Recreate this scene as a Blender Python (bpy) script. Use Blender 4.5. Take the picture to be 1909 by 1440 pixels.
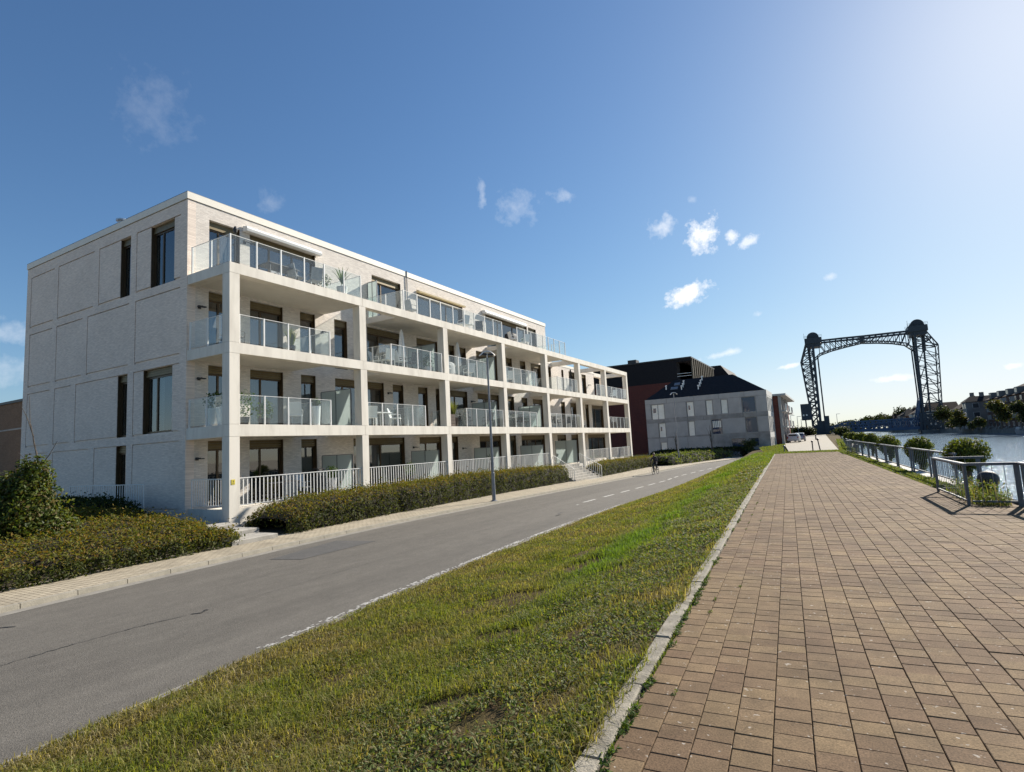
import bpy, math, random
import numpy as np
from mathutils import Vector, Matrix
random.seed(7)
rng = np.random.default_rng(11)
for o in list(bpy.data.objects):
    bpy.data.objects.remove(o)
scene = bpy.context.scene
col = scene.collection

# ------------------------------------------------------------------ camera
def cam_axes(yaw, pitch, roll):
    cy, sy = math.cos(yaw), math.sin(yaw)
    f = Vector((-sy*math.cos(pitch), cy*math.cos(pitch), math.sin(pitch)))
    r = Vector((cy, sy, 0)); u = r.cross(f)
    return r*math.cos(roll)+u*math.sin(roll), -r*math.sin(roll)+u*math.cos(roll), f
CR, CU, CF = cam_axes(math.radians(29.35914), math.radians(6.22401), math.radians(-3.06225))
FPX, PW, PH = 1045.70, 1909.0, 1440.0
cd = bpy.data.cameras.new('camera'); cam = bpy.data.objects.new('camera', cd); col.objects.link(cam)
cd.sensor_width = 36; cd.lens = 36*FPX/PW; cd.clip_end = 6000; cd.clip_start = .05
cam.matrix_world = Matrix(((CR.x, CU.x, -CF.x, 0), (CR.y, CU.y, -CF.y, 0), (CR.z, CU.z, -CF.z, 0), (0, 0, 0, 1)))
scene.camera = cam

# ------------------------------------------------------------------ sky, sun, exposure
SUN_AZ, SUN_EL = math.radians(19.5), math.radians(30.2)      # azimuth from +Y towards +X
SUND = Vector((math.sin(SUN_AZ)*math.cos(SUN_EL), math.cos(SUN_AZ)*math.cos(SUN_EL), math.sin(SUN_EL)))
SKY_STRENGTH = .074
world = bpy.data.worlds.new('World'); scene.world = world; world.use_nodes = True
wn, wl = world.node_tree.nodes, world.node_tree.links
wn.clear()
w_out = wn.new('ShaderNodeOutputWorld'); w_bg = wn.new('ShaderNodeBackground')
sky = wn.new('ShaderNodeTexSky'); sky.sky_type = 'NISHITA'; sky.sun_disc = False
sky.sun_elevation = SUN_EL; sky.sun_rotation = SUN_AZ
sky.altitude = 0; sky.air_density = 1.0; sky.dust_density = .36; sky.ozone_density = 5.0
w_bg.inputs['Strength'].default_value = SKY_STRENGTH
tc = wn.new('ShaderNodeTexCoord')
def ray(px, py):
    return (CF*FPX + CR*(px-PW/2) - CU*(py-PH/2)).normalized()
# small fair-weather clouds: (photo x, y, half width, half height, tilt, opacity)
CLOUDS = [(1232, 422, 34, 18, 0, .6), (1312, 437, 36, 20, 40, .95), (1363, 443, 14, 11, 0, .8), (1397, 452, 27, 11, 16, .7),
          (1283, 549, 48, 18, 14, 1.0), (285, 205, 70, 26, -38, .075), (297, 158, 34, 12, -5, .07), (900, 364, 11, 22, 0, .32),
          (968, 386, 42, 24, 0, .22), (1050, 364, 30, 9, -8, .30), (502, 378, 26, 18, -30, .12), (1548, 516, 12, 7, 0, .5),
          (1664, 706, 38, 7, -4, .8), (1470, 683, 28, 5, 5, .8), (1885, 683, 22, 7, 0, .8), (1350, 660, 44, 7, 6, .6),
          (1414, 586, 9, 6, 0, .4), (15, 620, 80, 26, 4, .25), (40, 690, 90, 30, 0, .22), (1290, 372, 11, 5, 0, .25)]
def wmath(op, a, b=None, clamp=False):
    n = wn.new('ShaderNodeMath'); n.operation = op; n.use_clamp = clamp
    for i, v in enumerate((a, b)):
        if v is None: continue
        if isinstance(v, (int, float)): n.inputs[i].default_value = v
        else: wl.new(v, n.inputs[i])
    return n.outputs[0]
wno = wn.new('ShaderNodeTexNoise'); wno.inputs['Scale'].default_value = 46; wno.inputs['Detail'].default_value = 8; wno.inputs['Roughness'].default_value = .62
wl.new(tc.outputs['Generated'], wno.inputs['Vector'])
cloud = None
for (px, py, a, b, tilt, op) in CLOUDS:
    d = ray(px, py); rr = CF.cross(Vector((0, 0, 1))); up = Vector((0, 0, 1))
    x = d.cross(up).normalized(); yv = x.cross(d).normalized()
    t = math.radians(tilt+3); x, yv = x*math.cos(t)+yv*math.sin(t), -x*math.sin(t)+yv*math.cos(t)
    m = Matrix((x, yv, d)).transposed()
    mp = wn.new('ShaderNodeMapping'); mp.vector_type = 'TEXTURE'
    mp.inputs['Location'].default_value = d; mp.inputs['Rotation'].default_value = m.to_euler()
    depth = 1/ (FPX * math.sqrt(1+((px-PW/2)/FPX)**2+((py-PH/2)/FPX)**2))
    mp.inputs['Scale'].default_value = (a*depth*1.5, b*depth*1.5, .3)
    wl.new(tc.outputs['Generated'], mp.inputs['Vector'])
    ln = wn.new('ShaderNodeVectorMath'); ln.operation = 'LENGTH'; wl.new(mp.outputs[0], ln.inputs[0])
    fall = wmath('SUBTRACT', 1.0, ln.outputs['Value'], True)
    # noise eats the edge
    v = wmath('ADD', wmath('MULTIPLY', fall, 1.35), wmath('MULTIPLY', wmath('SUBTRACT', wno.outputs['Fac'], .5), 2.6))
    v = wmath('MULTIPLY', wmath('SUBTRACT', v, .5, True), 1.7 if op > .6 else 1.1, True)
    v = wmath('MULTIPLY', wmath('MULTIPLY', v, wmath('MULTIPLY', fall, 4, True)), op)
    cloud = v if cloud is None else wmath('MAXIMUM', cloud, v)
# paler air near the horizon and round the sun comes from the sky model itself; a mild grade deepens the blue
hsv = wn.new('ShaderNodeHueSaturation'); hsv.inputs['Saturation'].default_value = 1.07; hsv.inputs['Value'].default_value = 1.0
wl.new(sky.outputs[0], hsv.inputs['Color'])
mixc = wn.new('ShaderNodeMix'); mixc.data_type = 'RGBA'
# highlights roll off softly, as in the camera's own response
vm1 = wn.new('ShaderNodeVectorMath'); vm1.operation = 'MULTIPLY'; wl.new(hsv.outputs[0], vm1.inputs[0]); wl.new(hsv.outputs[0], vm1.inputs[1])
vm2 = wn.new('ShaderNodeVectorMath'); vm2.operation = 'MULTIPLY_ADD'; wl.new(vm1.outputs[0], vm2.inputs[0]); vm2.inputs[1].default_value = (.0055, .0048, .0042); vm2.inputs[2].default_value = (1, 1, 1)
vm3 = wn.new('ShaderNodeVectorMath'); vm3.operation = 'DIVIDE'; wl.new(hsv.outputs[0], vm3.inputs[0]); wl.new(vm2.outputs[0], vm3.inputs[1])
wl.new(cloud, mixc.inputs['Factor']); wl.new(vm3.outputs[0], mixc.inputs['A']); mixc.inputs['B'].default_value = (8.0, 8.15, 8.4, 1)
wl.new(mixc.outputs['Result'], w_bg.inputs['Color']); wl.new(w_bg.outputs[0], w_out.inputs[0])
sd = bpy.data.lights.new('sun', 'SUN'); sun = bpy.data.objects.new('sun', sd); col.objects.link(sun)
sd.energy = 5.0; sd.angle = math.radians(.53); sd.color = (1, .93, .82)
sun.rotation_euler = SUND.to_track_quat('Z', 'Y').to_euler()
sun.location = (0, 0, 60)
vs = scene.view_settings
vs.view_transform = 'Standard'; vs.look = 'None'; vs.exposure = .9; vs.gamma = 1; vs.use_curve_mapping = False
scene.cycles.max_bounces = 8; scene.cycles.transparent_max_bounces = 24; scene.cycles.transmission_bounces = 4
scene.cycles.caustics_reflective = False; scene.cycles.caustics_refractive = False

# ------------------------------------------------------------------ materials
MATS = {}
def pm(name, c1, c2=None, scale=3.0, rough=.8, bump=0, bscale=40, metal=0, spec=.4, detail=6, w1=.35, w2=.65, stretch=None, coat=0):
    """mix of two base colours by noise, plus fine relief"""
    if name in MATS: return MATS[name]
    m = bpy.data.materials.new(name); m.use_nodes = True; n, l = m.node_tree.nodes, m.node_tree.links
    p = n['Principled BSDF']; p.inputs['Roughness'].default_value = rough; p.inputs['Metallic'].default_value = metal
    p.inputs['Specular IOR Level'].default_value = spec
    if coat: p.inputs['Coat Weight'].default_value = coat
    t = n.new('ShaderNodeTexCoord'); src = t.outputs['Object']
    if stretch:
        mp = n.new('ShaderNodeMapping'); mp.inputs['Scale'].default_value = stretch; l.new(src, mp.inputs[0]); src = mp.outputs[0]
    if c2 is None: p.inputs['Base Color'].default_value = (*c1, 1)
    else:
        no = n.new('ShaderNodeTexNoise'); no.inputs['Scale'].default_value = scale; no.inputs['Detail'].default_value = detail
        no.inputs['Roughness'].default_value = .6
        l.new(src, no.inputs['Vector'])
        r = n.new('ShaderNodeValToRGB'); r.color_ramp.elements[0].position = w1; r.color_ramp.elements[1].position = w2
        r.color_ramp.elements[0].color = (*c1, 1); r.color_ramp.elements[1].color = (*c2, 1)
        l.new(no.outputs['Fac'], r.inputs[0]); l.new(r.outputs[0], p.inputs['Base Color'])
    if bump:
        nb = n.new('ShaderNodeTexNoise'); nb.inputs['Scale'].default_value = bscale; nb.inputs['Detail'].default_value = 4
        l.new(src, nb.inputs['Vector'])
        b = n.new('ShaderNodeBump'); b.inputs['Strength'].default_value = bump; b.inputs['Distance'].default_value = .02
        l.new(nb.outputs['Fac'], b.inputs['Height']); l.new(b.outputs[0], p.inputs['Normal'])
    MATS[name] = m
    return m

def brick_mat(name, axis, c1, c2, mortar, bw=.215, bh=.061, joint=.008, bump=.5, rough=.85, big=None):
    """bricks laid on a wall that faces X ('x') or Y ('y')"""
    m = bpy.data.materials.new(name); m.use_nodes = True; n, l = m.node_tree.nodes, m.node_tree.links
    p = n['Principled BSDF']; p.inputs['Roughness'].default_value = rough; p.inputs['Specular IOR Level'].default_value = .25
    g = n.new('ShaderNodeNewGeometry'); sx = n.new('ShaderNodeSeparateXYZ'); l.new(g.outputs['Position'], sx.inputs[0])
    cx = n.new('ShaderNodeCombineXYZ'); l.new(sx.outputs['Y' if axis == 'x' else 'X'], cx.inputs[0]); l.new(sx.outputs['Z'], cx.inputs[1])
    bt = n.new('ShaderNodeTexBrick'); l.new(cx.outputs[0], bt.inputs['Vector'])
    bt.inputs['Scale'].default_value = 1; bt.inputs['Brick Width'].default_value = bw; bt.inputs['Row Height'].default_value = bh
    bt.inputs['Mortar Size'].default_value = joint; bt.inputs['Mortar Smooth'].default_value = .3
    bt.inputs['Color1'].default_value = (*c1, 1); bt.inputs['Color2'].default_value = (*c2, 1); bt.inputs['Mortar'].default_value = (*mortar, 1)
    no = n.new('ShaderNodeTexNoise'); no.inputs['Scale'].default_value = .7; no.inputs['Detail'].default_value = 7
    l.new(g.outputs['Position'], no.inputs['Vector'])
    mr = n.new('ShaderNodeMapRange'); mr.inputs[1].default_value = .3; mr.inputs[2].default_value = .7; mr.inputs[3].default_value = .93; mr.inputs[4].default_value = 1.03
    l.new(no.outputs['Fac'], mr.inputs[0])
    # streaky brick faces
    mp = n.new('ShaderNodeMapping'); mp.inputs['Scale'].default_value = (4, 22, 1); l.new(cx.outputs[0], mp.inputs[0])
    n2 = n.new('ShaderNodeTexNoise'); n2.inputs['Scale'].default_value = 1; n2.inputs['Detail'].default_value = 3; l.new(mp.outputs[0], n2.inputs['Vector'])
    mr2 = n.new('ShaderNodeMapRange'); mr2.inputs[1].default_value = .3; mr2.inputs[2].default_value = .7; mr2.inputs[3].default_value = .88; mr2.inputs[4].default_value = 1.08
    l.new(n2.outputs['Fac'], mr2.inputs[0])
    mu = n.new('ShaderNodeMath'); mu.operation = 'MULTIPLY'; l.new(mr.outputs[0], mu.inputs[0]); l.new(mr2.outputs[0], mu.inputs[1])
    vm = n.new('ShaderNodeVectorMath'); vm.operation = 'SCALE'; l.new(bt.outputs['Color'], vm.inputs[0]); l.new(mu.outputs[0], vm.inputs['Scale'])
    l.new(vm.outputs[0], p.inputs['Base Color'])
    inv = n.new('ShaderNodeMath'); inv.operation = 'SUBTRACT'; inv.inputs[0].default_value = 1; l.new(bt.outputs['Fac'], inv.inputs[1])
    ad = n.new('ShaderNodeMath'); ad.operation = 'ADD'; l.new(inv.outputs[0], ad.inputs[0]); l.new(n2.outputs['Fac'], ad.inputs[1])
    b = n.new('ShaderNodeBump'); b.inputs['Strength'].default_value = bump; b.inputs['Distance'].default_value = .012
    l.new(ad.outputs[0], b.inputs['Height']); l.new(b.outputs[0], p.inputs['Normal'])
    MATS[name] = m
    return m

def glass_mat(name, tint, haze, gloss_rough=.01, haze_col=(.8, .88, .86), ior=1.5):
    """balustrade glass: see-through, mirrors at grazing angles, a trace of dirt"""
    m = bpy.data.materials.new(name); m.use_nodes = True; n, l = m.node_tree.nodes, m.node_tree.links
    n.clear(); out = n.new('ShaderNodeOutputMaterial')
    tr = n.new('ShaderNodeBsdfTransparent'); tr.inputs[0].default_value = (*tint, 1)
    df = n.new('ShaderNodeBsdfDiffuse'); df.inputs[0].default_value = (*haze_col, 1)
    tl = n.new('ShaderNodeBsdfTranslucent'); tl.inputs[0].default_value = (*haze_col, 1)
    dd = n.new('ShaderNodeMixShader'); dd.inputs[0].default_value = .5; l.new(df.outputs[0], dd.inputs[1]); l.new(tl.outputs[0], dd.inputs[2])
    gl = n.new('ShaderNodeBsdfGlossy'); gl.inputs['Roughness'].default_value = gloss_rough
    m1 = n.new('ShaderNodeMixShader'); m1.inputs[0].default_value = haze; l.new(tr.outputs[0], m1.inputs[1]); l.new(dd.outputs[0], m1.inputs[2])
    fr = n.new('ShaderNodeFresnel'); fr.inputs['IOR'].default_value = ior
    m2 = n.new('ShaderNodeMixShader'); g = n.new('ShaderNodeNewGeometry'); iv = n.new('ShaderNodeMath'); iv.operation = 'SUBTRACT'; iv.inputs[0].default_value = 1; l.new(g.outputs['Backfacing'], iv.inputs[1])
    fm = n.new('ShaderNodeMath'); fm.operation = 'MULTIPLY'; l.new(fr.outputs[0], fm.inputs[0]); l.new(iv.outputs[0], fm.inputs[1])      # only the outer face mirrors
    l.new(fm.outputs[0], m2.inputs[0]); l.new(m1.outputs[0], m2.inputs[1]); l.new(gl.outputs[0], m2.inputs[2])
    l.new(m2.outputs[0], out.inputs[0]); MATS[name] = m
    return m

def leaf_mat(name, trans=.35, rough=.5, spec=.3):
    m = bpy.data.materials.new(name); m.use_nodes = True; n, l = m.node_tree.nodes, m.node_tree.links
    p = n['Principled BSDF']; p.inputs['Roughness'].default_value = rough; p.inputs['Specular IOR Level'].default_value = spec
    a = n.new('ShaderNodeVertexColor'); a.layer_name = 'tint'
    l.new(a.outputs['Color'], p.inputs['Base Color'])
    t = n.new('ShaderNodeBsdfTranslucent')
    g = n.new('ShaderNodeVectorMath'); g.operation = 'MULTIPLY'; g.inputs[1].default_value = (1.5, 1.5, .5); l.new(a.outputs['Color'], g.inputs[0])
    l.new(g.outputs[0], t.inputs[0])
    mx = n.new('ShaderNodeMixShader'); mx.inputs[0].default_value = trans
    l.new(p.outputs[0], mx.inputs[1]); l.new(t.outputs[0], mx.inputs[2]); l.new(mx.outputs[0], n['Material Output'].inputs[0])
    MATS[name] = m
    return m

# ------------------------------------------------------------------ object helpers
ORG = {}
def props(o, label=None, cat=None, group=None, kind=None):
    if label: o['label'] = label
    if cat: o['category'] = cat
    if group: o['group'] = group
    if kind: o['kind'] = kind
    return o
def thing(name, label, cat, loc=(0, 0, 0), rz=0, group=None, world=False):
    o = bpy.data.objects.new(name, None); col.objects.link(o)
    o.location = loc; o.rotation_euler = (0, 0, rz); o.empty_display_size = .3
    ORG[o.name] = Vector(loc) if world else Vector((0, 0, 0))
    return props(o, label, cat, group)
LOCAL = set()
def link_mesh(me, name, mats, parent=None, smooth=False):
    for m in (mats if isinstance(mats, (list, tuple)) else [mats]): me.materials.append(m)
    if smooth: me.polygons.foreach_set('use_smooth', [True]*len(me.polygons))
    o = bpy.data.objects.new(name, me); col.objects.link(o)
    if parent is not None: o.parent = parent
    return o
class MB:
    def __init__(s): s.v = []; s.f = []; s.m = []
    def add(s, vs, fs, mi=0):
        n = len(s.v); s.v += [tuple(v) for v in vs]; s.f += [tuple(i+n for i in f) for f in fs]; s.m += [mi]*len(fs); return s
    def box(s, x0, x1, y0, y1, z0, z1, mi=0):
        return s.add([(x0, y0, z0), (x1, y0, z0), (x1, y1, z0), (x0, y1, z0), (x0, y0, z1), (x1, y0, z1), (x1, y1, z1), (x0, y1, z1)],
                     [(0, 3, 2, 1), (4, 5, 6, 7), (0, 1, 5, 4), (1, 2, 6, 5), (2, 3, 7, 6), (3, 0, 4, 7)], mi)
    def bbox(s, x0, x1, y0, y1, z0, z1, c=.02, mi=0):
        """box with chamfered top edges"""
        return s.add([(x0, y0, z0), (x1, y0, z0), (x1, y1, z0), (x0, y1, z0), (x0, y0, z1-c), (x1, y0, z1-c), (x1, y1, z1-c), (x0, y1, z1-c),
                      (x0+c, y0+c, z1), (x1-c, y0+c, z1), (x1-c, y1-c, z1), (x0+c, y1-c, z1)],
                     [(0, 3, 2, 1), (0, 1, 5, 4), (1, 2, 6, 5), (2, 3, 7, 6), (3, 0, 4, 7), (4, 5, 9, 8), (5, 6, 10, 9), (6, 7, 11, 10), (7, 4, 8, 11), (8, 9, 10, 11)], mi)
    def bar(s, p, q, w, h=None, mi=0, up=(0, 0, 1)):
        p, q = Vector(p), Vector(q); d = (q-p).normalized(); u = Vector(up)
        if abs(d.dot(u)) > .95: u = Vector((0, 1, 0))
        a = d.cross(u).normalized(); b = a.cross(d); h = w if h is None else h
        a, b = a*w/2, b*h/2
        return s.add([p-a-b, p+a-b, p+a+b, p-a+b, q-a-b, q+a-b, q+a+b, q-a+b],
                     [(0, 1, 2, 3), (7, 6, 5, 4), (0, 4, 5, 1), (1, 5, 6, 2), (2, 6, 7, 3), (3, 7, 4, 0)], mi)
    def tube(s, pts, rad, n=8, mi=0, cap=True):
        pts = [Vector(p) for p in pts]; rad = [rad]*len(pts) if isinstance(rad, (int, float)) else rad
        rings = []; base = len(s.v); fs = []; vs = []
        for i, p in enumerate(pts):
            d = (pts[min(i+1, len(pts)-1)]-pts[max(i-1, 0)]).normalized()
            u = Vector((0, 0, 1)) if abs(d.z) < .95 else Vector((0, 1, 0))
            a = d.cross(u).normalized(); b = a.cross(d)
            vs += [p+(a*math.cos(2*math.pi*k/n)+b*math.sin(2*math.pi*k/n))*rad[i] for k in range(n)]
        for i in range(len(pts)-1):
            for k in range(n): fs.append((i*n+k, (i+1)*n+k, (i+1)*n+(k+1) % n, i*n+(k+1) % n))
        if cap: fs.append(tuple(range(n))); fs.append(tuple((len(pts)-1)*n+k for k in range(n))[::-1])
        return s.add(vs, fs, mi)
    def lathe(s, prof, c=(0, 0, 0), n=16, mi=0, sx=1, sy=1):
        vs = []; fs = []
        for r, z in prof: vs += [(c[0]+r*sx*math.cos(2*math.pi*k/n), c[1]+r*sy*math.sin(2*math.pi*k/n), c[2]+z) for k in range(n)]
        for i in range(len(prof)-1):
            for k in range(n): fs.append((i*n+k, i*n+(k+1) % n, (i+1)*n+(k+1) % n, (i+1)*n+k))
        fs.append(tuple(range(n))[::-1]); fs.append(tuple((len(prof)-1)*n+k for k in range(n)))
        return s.add(vs, fs, mi)
    def poly(s, pts, mi=0): return s.add(pts, [tuple(range(len(pts)))], mi)
    def prism(s, pts, axis, lo, hi, mi=0):
        """2-D outline pushed along an axis ('x','y','z')"""
        f = {'x': lambda p, t: (t, p[0], p[1]), 'y': lambda p, t: (p[0], t, p[1]), 'z': lambda p, t: (p[0], p[1], t)}[axis]
        n = len(pts); vs = [f(p, lo) for p in pts]+[f(p, hi) for p in pts]
        fs = [tuple(range(n)), tuple(range(2*n-1, n-1, -1))]+[(i, (i+1) % n, n+(i+1) % n, n+i) for i in range(n)]
        return s.add(vs, fs, mi)
    def build(s, name, mats, parent=None, smooth=False, org=None):
        o0 = org
        if o0 is None and parent is not None:
            p = parent
            while p.parent is not None: p = p.parent
            o0 = ORG.get(p.name, Vector((0, 0, 0)))
        vs = s.v
        if o0 is not None and Vector(o0).length > 0: vs = [(v[0]-o0[0], v[1]-o0[1], v[2]-o0[2]) for v in vs]
        me = bpy.data.meshes.new(name); me.from_pydata(vs, [], s.f)
        me.polygons.foreach_set('material_index', s.m)
        o = link_mesh(me, name, mats, parent, smooth)
        return o
def fixn(o):
    import bmesh
    b = bmesh.new(); b.from_mesh(o.data); bmesh.ops.recalc_face_normals(b, faces=b.faces); b.to_mesh(o.data); b.free(); return o
def copy_tree(o, parent=None):
    c = o.copy(); col.objects.link(c)
    if parent is not None: c.parent = parent
    for ch in list(o.children): copy_tree(ch, c)
    return c
def np_mesh(name, V, faces, mats, parent=None, colr=None, smooth=False, mi=None):
    """faces: list of int arrays (n,k)"""
    me = bpy.data.meshes.new(name); V = np.asarray(V, np.float32)
    me.vertices.add(len(V)); me.vertices.foreach_set('co', V.ravel())
    loops = np.concatenate([f.ravel() for f in faces]).astype(np.int32)
    tot = np.concatenate([np.full(len(f), f.shape[1], np.int32) for f in faces])
    st = np.concatenate([[0], np.cumsum(tot)[:-1]]).astype(np.int32)
    me.loops.add(len(loops)); me.loops.foreach_set('vertex_index', loops)
    me.polygons.add(len(tot)); me.polygons.foreach_set('loop_start', st); me.polygons.foreach_set('loop_total', tot)
    me.polygons.foreach_set('use_smooth', np.full(len(tot), bool(smooth)))
    me.update(calc_edges=True)
    if colr is not None:
        at = me.color_attributes.new('tint', 'FLOAT_COLOR', 'POINT')
        c4 = np.ones((len(V), 4), np.float32); c4[:, :3] = colr; at.data.foreach_set('color', c4.ravel())
    for m in (mats if isinstance(mats, (list, tuple)) else [mats]): me.materials.append(m)
    o = bpy.data.objects.new(name, me); col.objects.link(o)
    if parent is not None: o.parent = parent
    return o
def norm(a): return a/np.maximum(np.linalg.norm(a, axis=1, keepdims=True), 1e-9)
def leaves(C, N, size, asp, tint, spread=.9, jit=.35, r=rng):
    """rhombic folded leaves at C facing roughly N"""
    k = len(C); n = norm(norm(N)+spread*r.normal(size=(k, 3))*.6)
    t = norm(np.cross(n, r.normal(size=(k, 3)))); b = np.cross(n, t)
    L = (size*(1+jit*r.uniform(-1, 1, k)))[:, None]; W = L*asp
    V = np.stack([C-t*L*.5, C+b*W*.5-n*L*.08, C+t*L*.5, C-b*W*.5-n*L*.08], 1).reshape(-1, 3)
    F = np.arange(4*k).reshape(-1, 4)
    return V, F, np.repeat(tint, 4, 0)
def wob(P, f=1.0, ph=0):
    x, y, z = P[:, 0]*f, P[:, 1]*f, P[:, 2]*f
    return (np.sin(1.7*x+2.3*y+ph)+np.sin(2.9*x-1.3*y+1.9*z+1.7*ph)+np.sin(3.7*y+2.7*z-.8*x+ph*.6)+np.sin(5.3*x+4.1*z+ph))/4
# ------------------------------------------------------------------ ground levels and outlines (metres, camera at the origin)
def smooth_interp(tab):
    t = np.array(tab, float); g = np.arange(t[0, 0], t[-1, 0], .25); v = np.interp(g, t[:, 0], t[:, 1]); k = np.ones(25)/25
    v = np.convolve(np.pad(v, 12, mode='edge'), k, mode='valid')
    return lambda y: np.interp(y, g, v)
z_road = smooth_interp([(-60, -2.6), (15, -2.6), (47, -3.0), (72, -3.0), (90, -2.75), (130, -2.2), (300, -2.0)])
x_kl = smooth_interp([(-30, -10.6), (0, -13.45), (4.7, -13.95), (8, -14.27), (12, -14.5), (19, -14.75), (28, -14.8), (45, -14.75), (53, -14.4), (65, -13.3), (78, -9.9), (92, -4.6), (120, 2)])
x_rr = smooth_interp([(-30, -5.6), (0, -6.5), (2.4, -6.69), (5.6, -7.07), (11.4, -7.5), (23.8, -8.1), (45, -8.0), (55, -7.4), (65, -6.2), (78, -3.6), (92, .4), (120, 6)])
x_hf = smooth_interp([(-30, -12.8), (0, -15.3), (5.2, -15.75), (12.9, -16.05), (27, -17.2), (39.6, -17.45), (60, -17.6), (75, -15)])
PD = Vector((-.0621, .9981, 0)).normalized(); PE = Vector((PD.y, -PD.x, 0))       # along / across the brick path
Z_PATH = -1.65
x_kerb = lambda y: -1.33-.0622*(np.asarray(y)-2.74)                                 # outer edge of the path's kerb
x_path_r = lambda y: np.where(np.asarray(y) < 17.5, 3.05-.062*(np.asarray(y)-14.4), 2.27-.062*(np.asarray(y)-17.5))
x_fence = lambda y: 3.05-.062*(np.asarray(y)-14.4)
x_quay = smooth_interp([(-60, 8), (14.4, 3.45), (33, 2.3), (45, 1.6), (60, 1.3), (100, 1.4), (200, 1.9), (270, 1.6), (600, 1.6)])
x_far = smooth_interp([(-60, 54), (100, 46), (180, 40.6), (274, 36.5), (600, 30)])
def z_bank(x, y):
    x = np.asarray(x, float); y = np.asarray(y, float)
    xr, xk, zr = x_rr(y), x_kerb(y), z_road(y)
    t = np.clip((x-xr)/(xk-xr), 0, 1)
    near = np.power(t, 1.25)-.10*np.sin(np.pi*np.clip((t-.25)/.6, 0, 1))
    far = np.sin(np.clip(t*1.35, 0, 1)*np.pi/2)
    w = np.clip((y-16)/22, 0, 1)
    h = near*(1-w)+far*w
    z = zr+.01+(-1.665-zr)*h
    tl = np.clip((x+9)/5.7, 0, 1); zlane = -3.02+(3.02-1.73)*tl                       # runs out into the verge of the far lane
    e = np.clip((y-49)/6, 0, 1); e = e*e*(3-2*e); z = z*(1-e)+np.minimum(zlane, z)*e
    return z+.025*np.sin(3.1*x+1.7*y)*np.sin(2.3*y-1.1*x)*np.clip(t*6, 0, 1)*np.clip((1-t)*6, 0, 1)

M_soil = pm('soil', (.055, .042, .026), (.085, .072, .036), 2.5, .95, .6, 60)
M_turf_soil = pm('turf_soil', (.085, .056, .032), (.085, .072, .028), 3.2, .98, .8, 45, spec=.05)
M_conc_road = pm('pale_concrete', (.22, .195, .15), (.28, .25, .195), 1.2, .85, .15, 90)
M_kerb = pm('kerb_concrete', (.15, .135, .105), (.30, .27, .215), 6, .92, .5, 70, detail=9)
M_coping = pm('coping_stone', (.42, .40, .36), (.52, .49, .44), 3, .85, .3, 60)
M_quay = pm('quay_wall', (.10, .095, .085), (.17, .16, .14), .8, .9, .5, 8)

def strip_mesh(name, ys, xa, xb, za, zb, mat, nx=1, parent=None, colr=None, zf=None):
    ys = np.asarray(ys); V = []
    for j in range(nx+1):
        t = j/nx; x = xa(ys)*(1-t)+xb(ys)*t
        z = (za(ys)*(1-t)+zb(ys)*t) if zf is None else zf(x, ys)
        V.append(np.stack([x, ys, z], 1))
    V = np.stack(V, 1); n = len(ys)
    idx = np.arange(n*(nx+1)).reshape(n, nx+1)
    F = np.stack([idx[:-1, :-1], idx[:-1, 1:], idx[1:, 1:], idx[1:, :-1]], -1).reshape(-1, 4)
    return np_mesh(name, V.reshape(-1, 3), [F], mat, parent, smooth=True)

# land either side of the canal, out to the horizon
M_land = pm('land', (.24, .21, .15), (.32, .28, .22), .05, .95)
yy = np.array([-300, -60, -20, 0, 8, 15, 22, 30, 38, 47, 60, 72, 80, 90, 105, 130, 200, 300, 600, 4000.])
zl = lambda y: z_road(np.minimum(y, 300))-.16
V = []; F = []
L0 = np.stack([np.full(len(yy), -4000.), yy, zl(yy)], 1); L1 = np.stack([x_quay(np.clip(yy, -60, 599))-.2, yy, zl(yy)], 1)
R0 = np.stack([x_far(np.clip(yy, -60, 599))+.25, yy, np.full(len(yy), -1.9)], 1); R1 = np.stack([np.full(len(yy), 4000.), yy, np.full(len(yy), -1.9)], 1)
n = len(yy); V = np.concatenate([L0, L1, R0, R1]); i = np.arange(n-1)
F = np.concatenate([np.stack([i, i+n, i+n+1, i+1], 1), np.stack([i+2*n, i+3*n, i+3*n+1, i+2*n+1], 1)])
F = np.concatenate([F, [[n-1, 2*n-1, 3*n-1, 3*n-1]]])[:-1]
ground = props(np_mesh('ground', V, [F], M_land), kind='structure')

# canal
mw = bpy.data.materials.new('canal_water'); mw.use_nodes = True; n_, l_ = mw.node_tree.nodes, mw.node_tree.links
p_ = n_['Principled BSDF']; p_.inputs['Base Color'].default_value = (.16, .235, .30, 1); p_.inputs['Roughness'].default_value = .09; p_.inputs['IOR'].default_value = 1.4
tcw = n_.new('ShaderNodeTexCoord'); mpw = n_.new('ShaderNodeMapping'); mpw.inputs['Scale'].default_value = (1.0, .55, 1); l_.new(tcw.outputs['Object'], mpw.inputs[0])
nw = n_.new('ShaderNodeTexNoise'); nw.inputs['Scale'].default_value = 2.2; nw.inputs['Detail'].default_value = 6; nw.inputs['Roughness'].default_value = .62; l_.new(mpw.outputs[0], nw.inputs['Vector'])
bw = n_.new('ShaderNodeBump'); bw.inputs['Strength'].default_value = 1.0; bw.inputs['Distance'].default_value = .13
l_.new(nw.outputs['Fac'], bw.inputs['Height']); l_.new(bw.outputs[0], p_.inputs['Normal'])
ys = np.array([-60, 0, 14, 30, 45, 60, 80, 100, 150, 200, 270, 400, 599.])
props(strip_mesh('canal_water', ys, lambda y: x_quay(y)-.1, lambda y: x_far(y)+.1, lambda y: -3.3+0*y, lambda y: -3.3+0*y, mw, 24), kind='structure')
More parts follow.
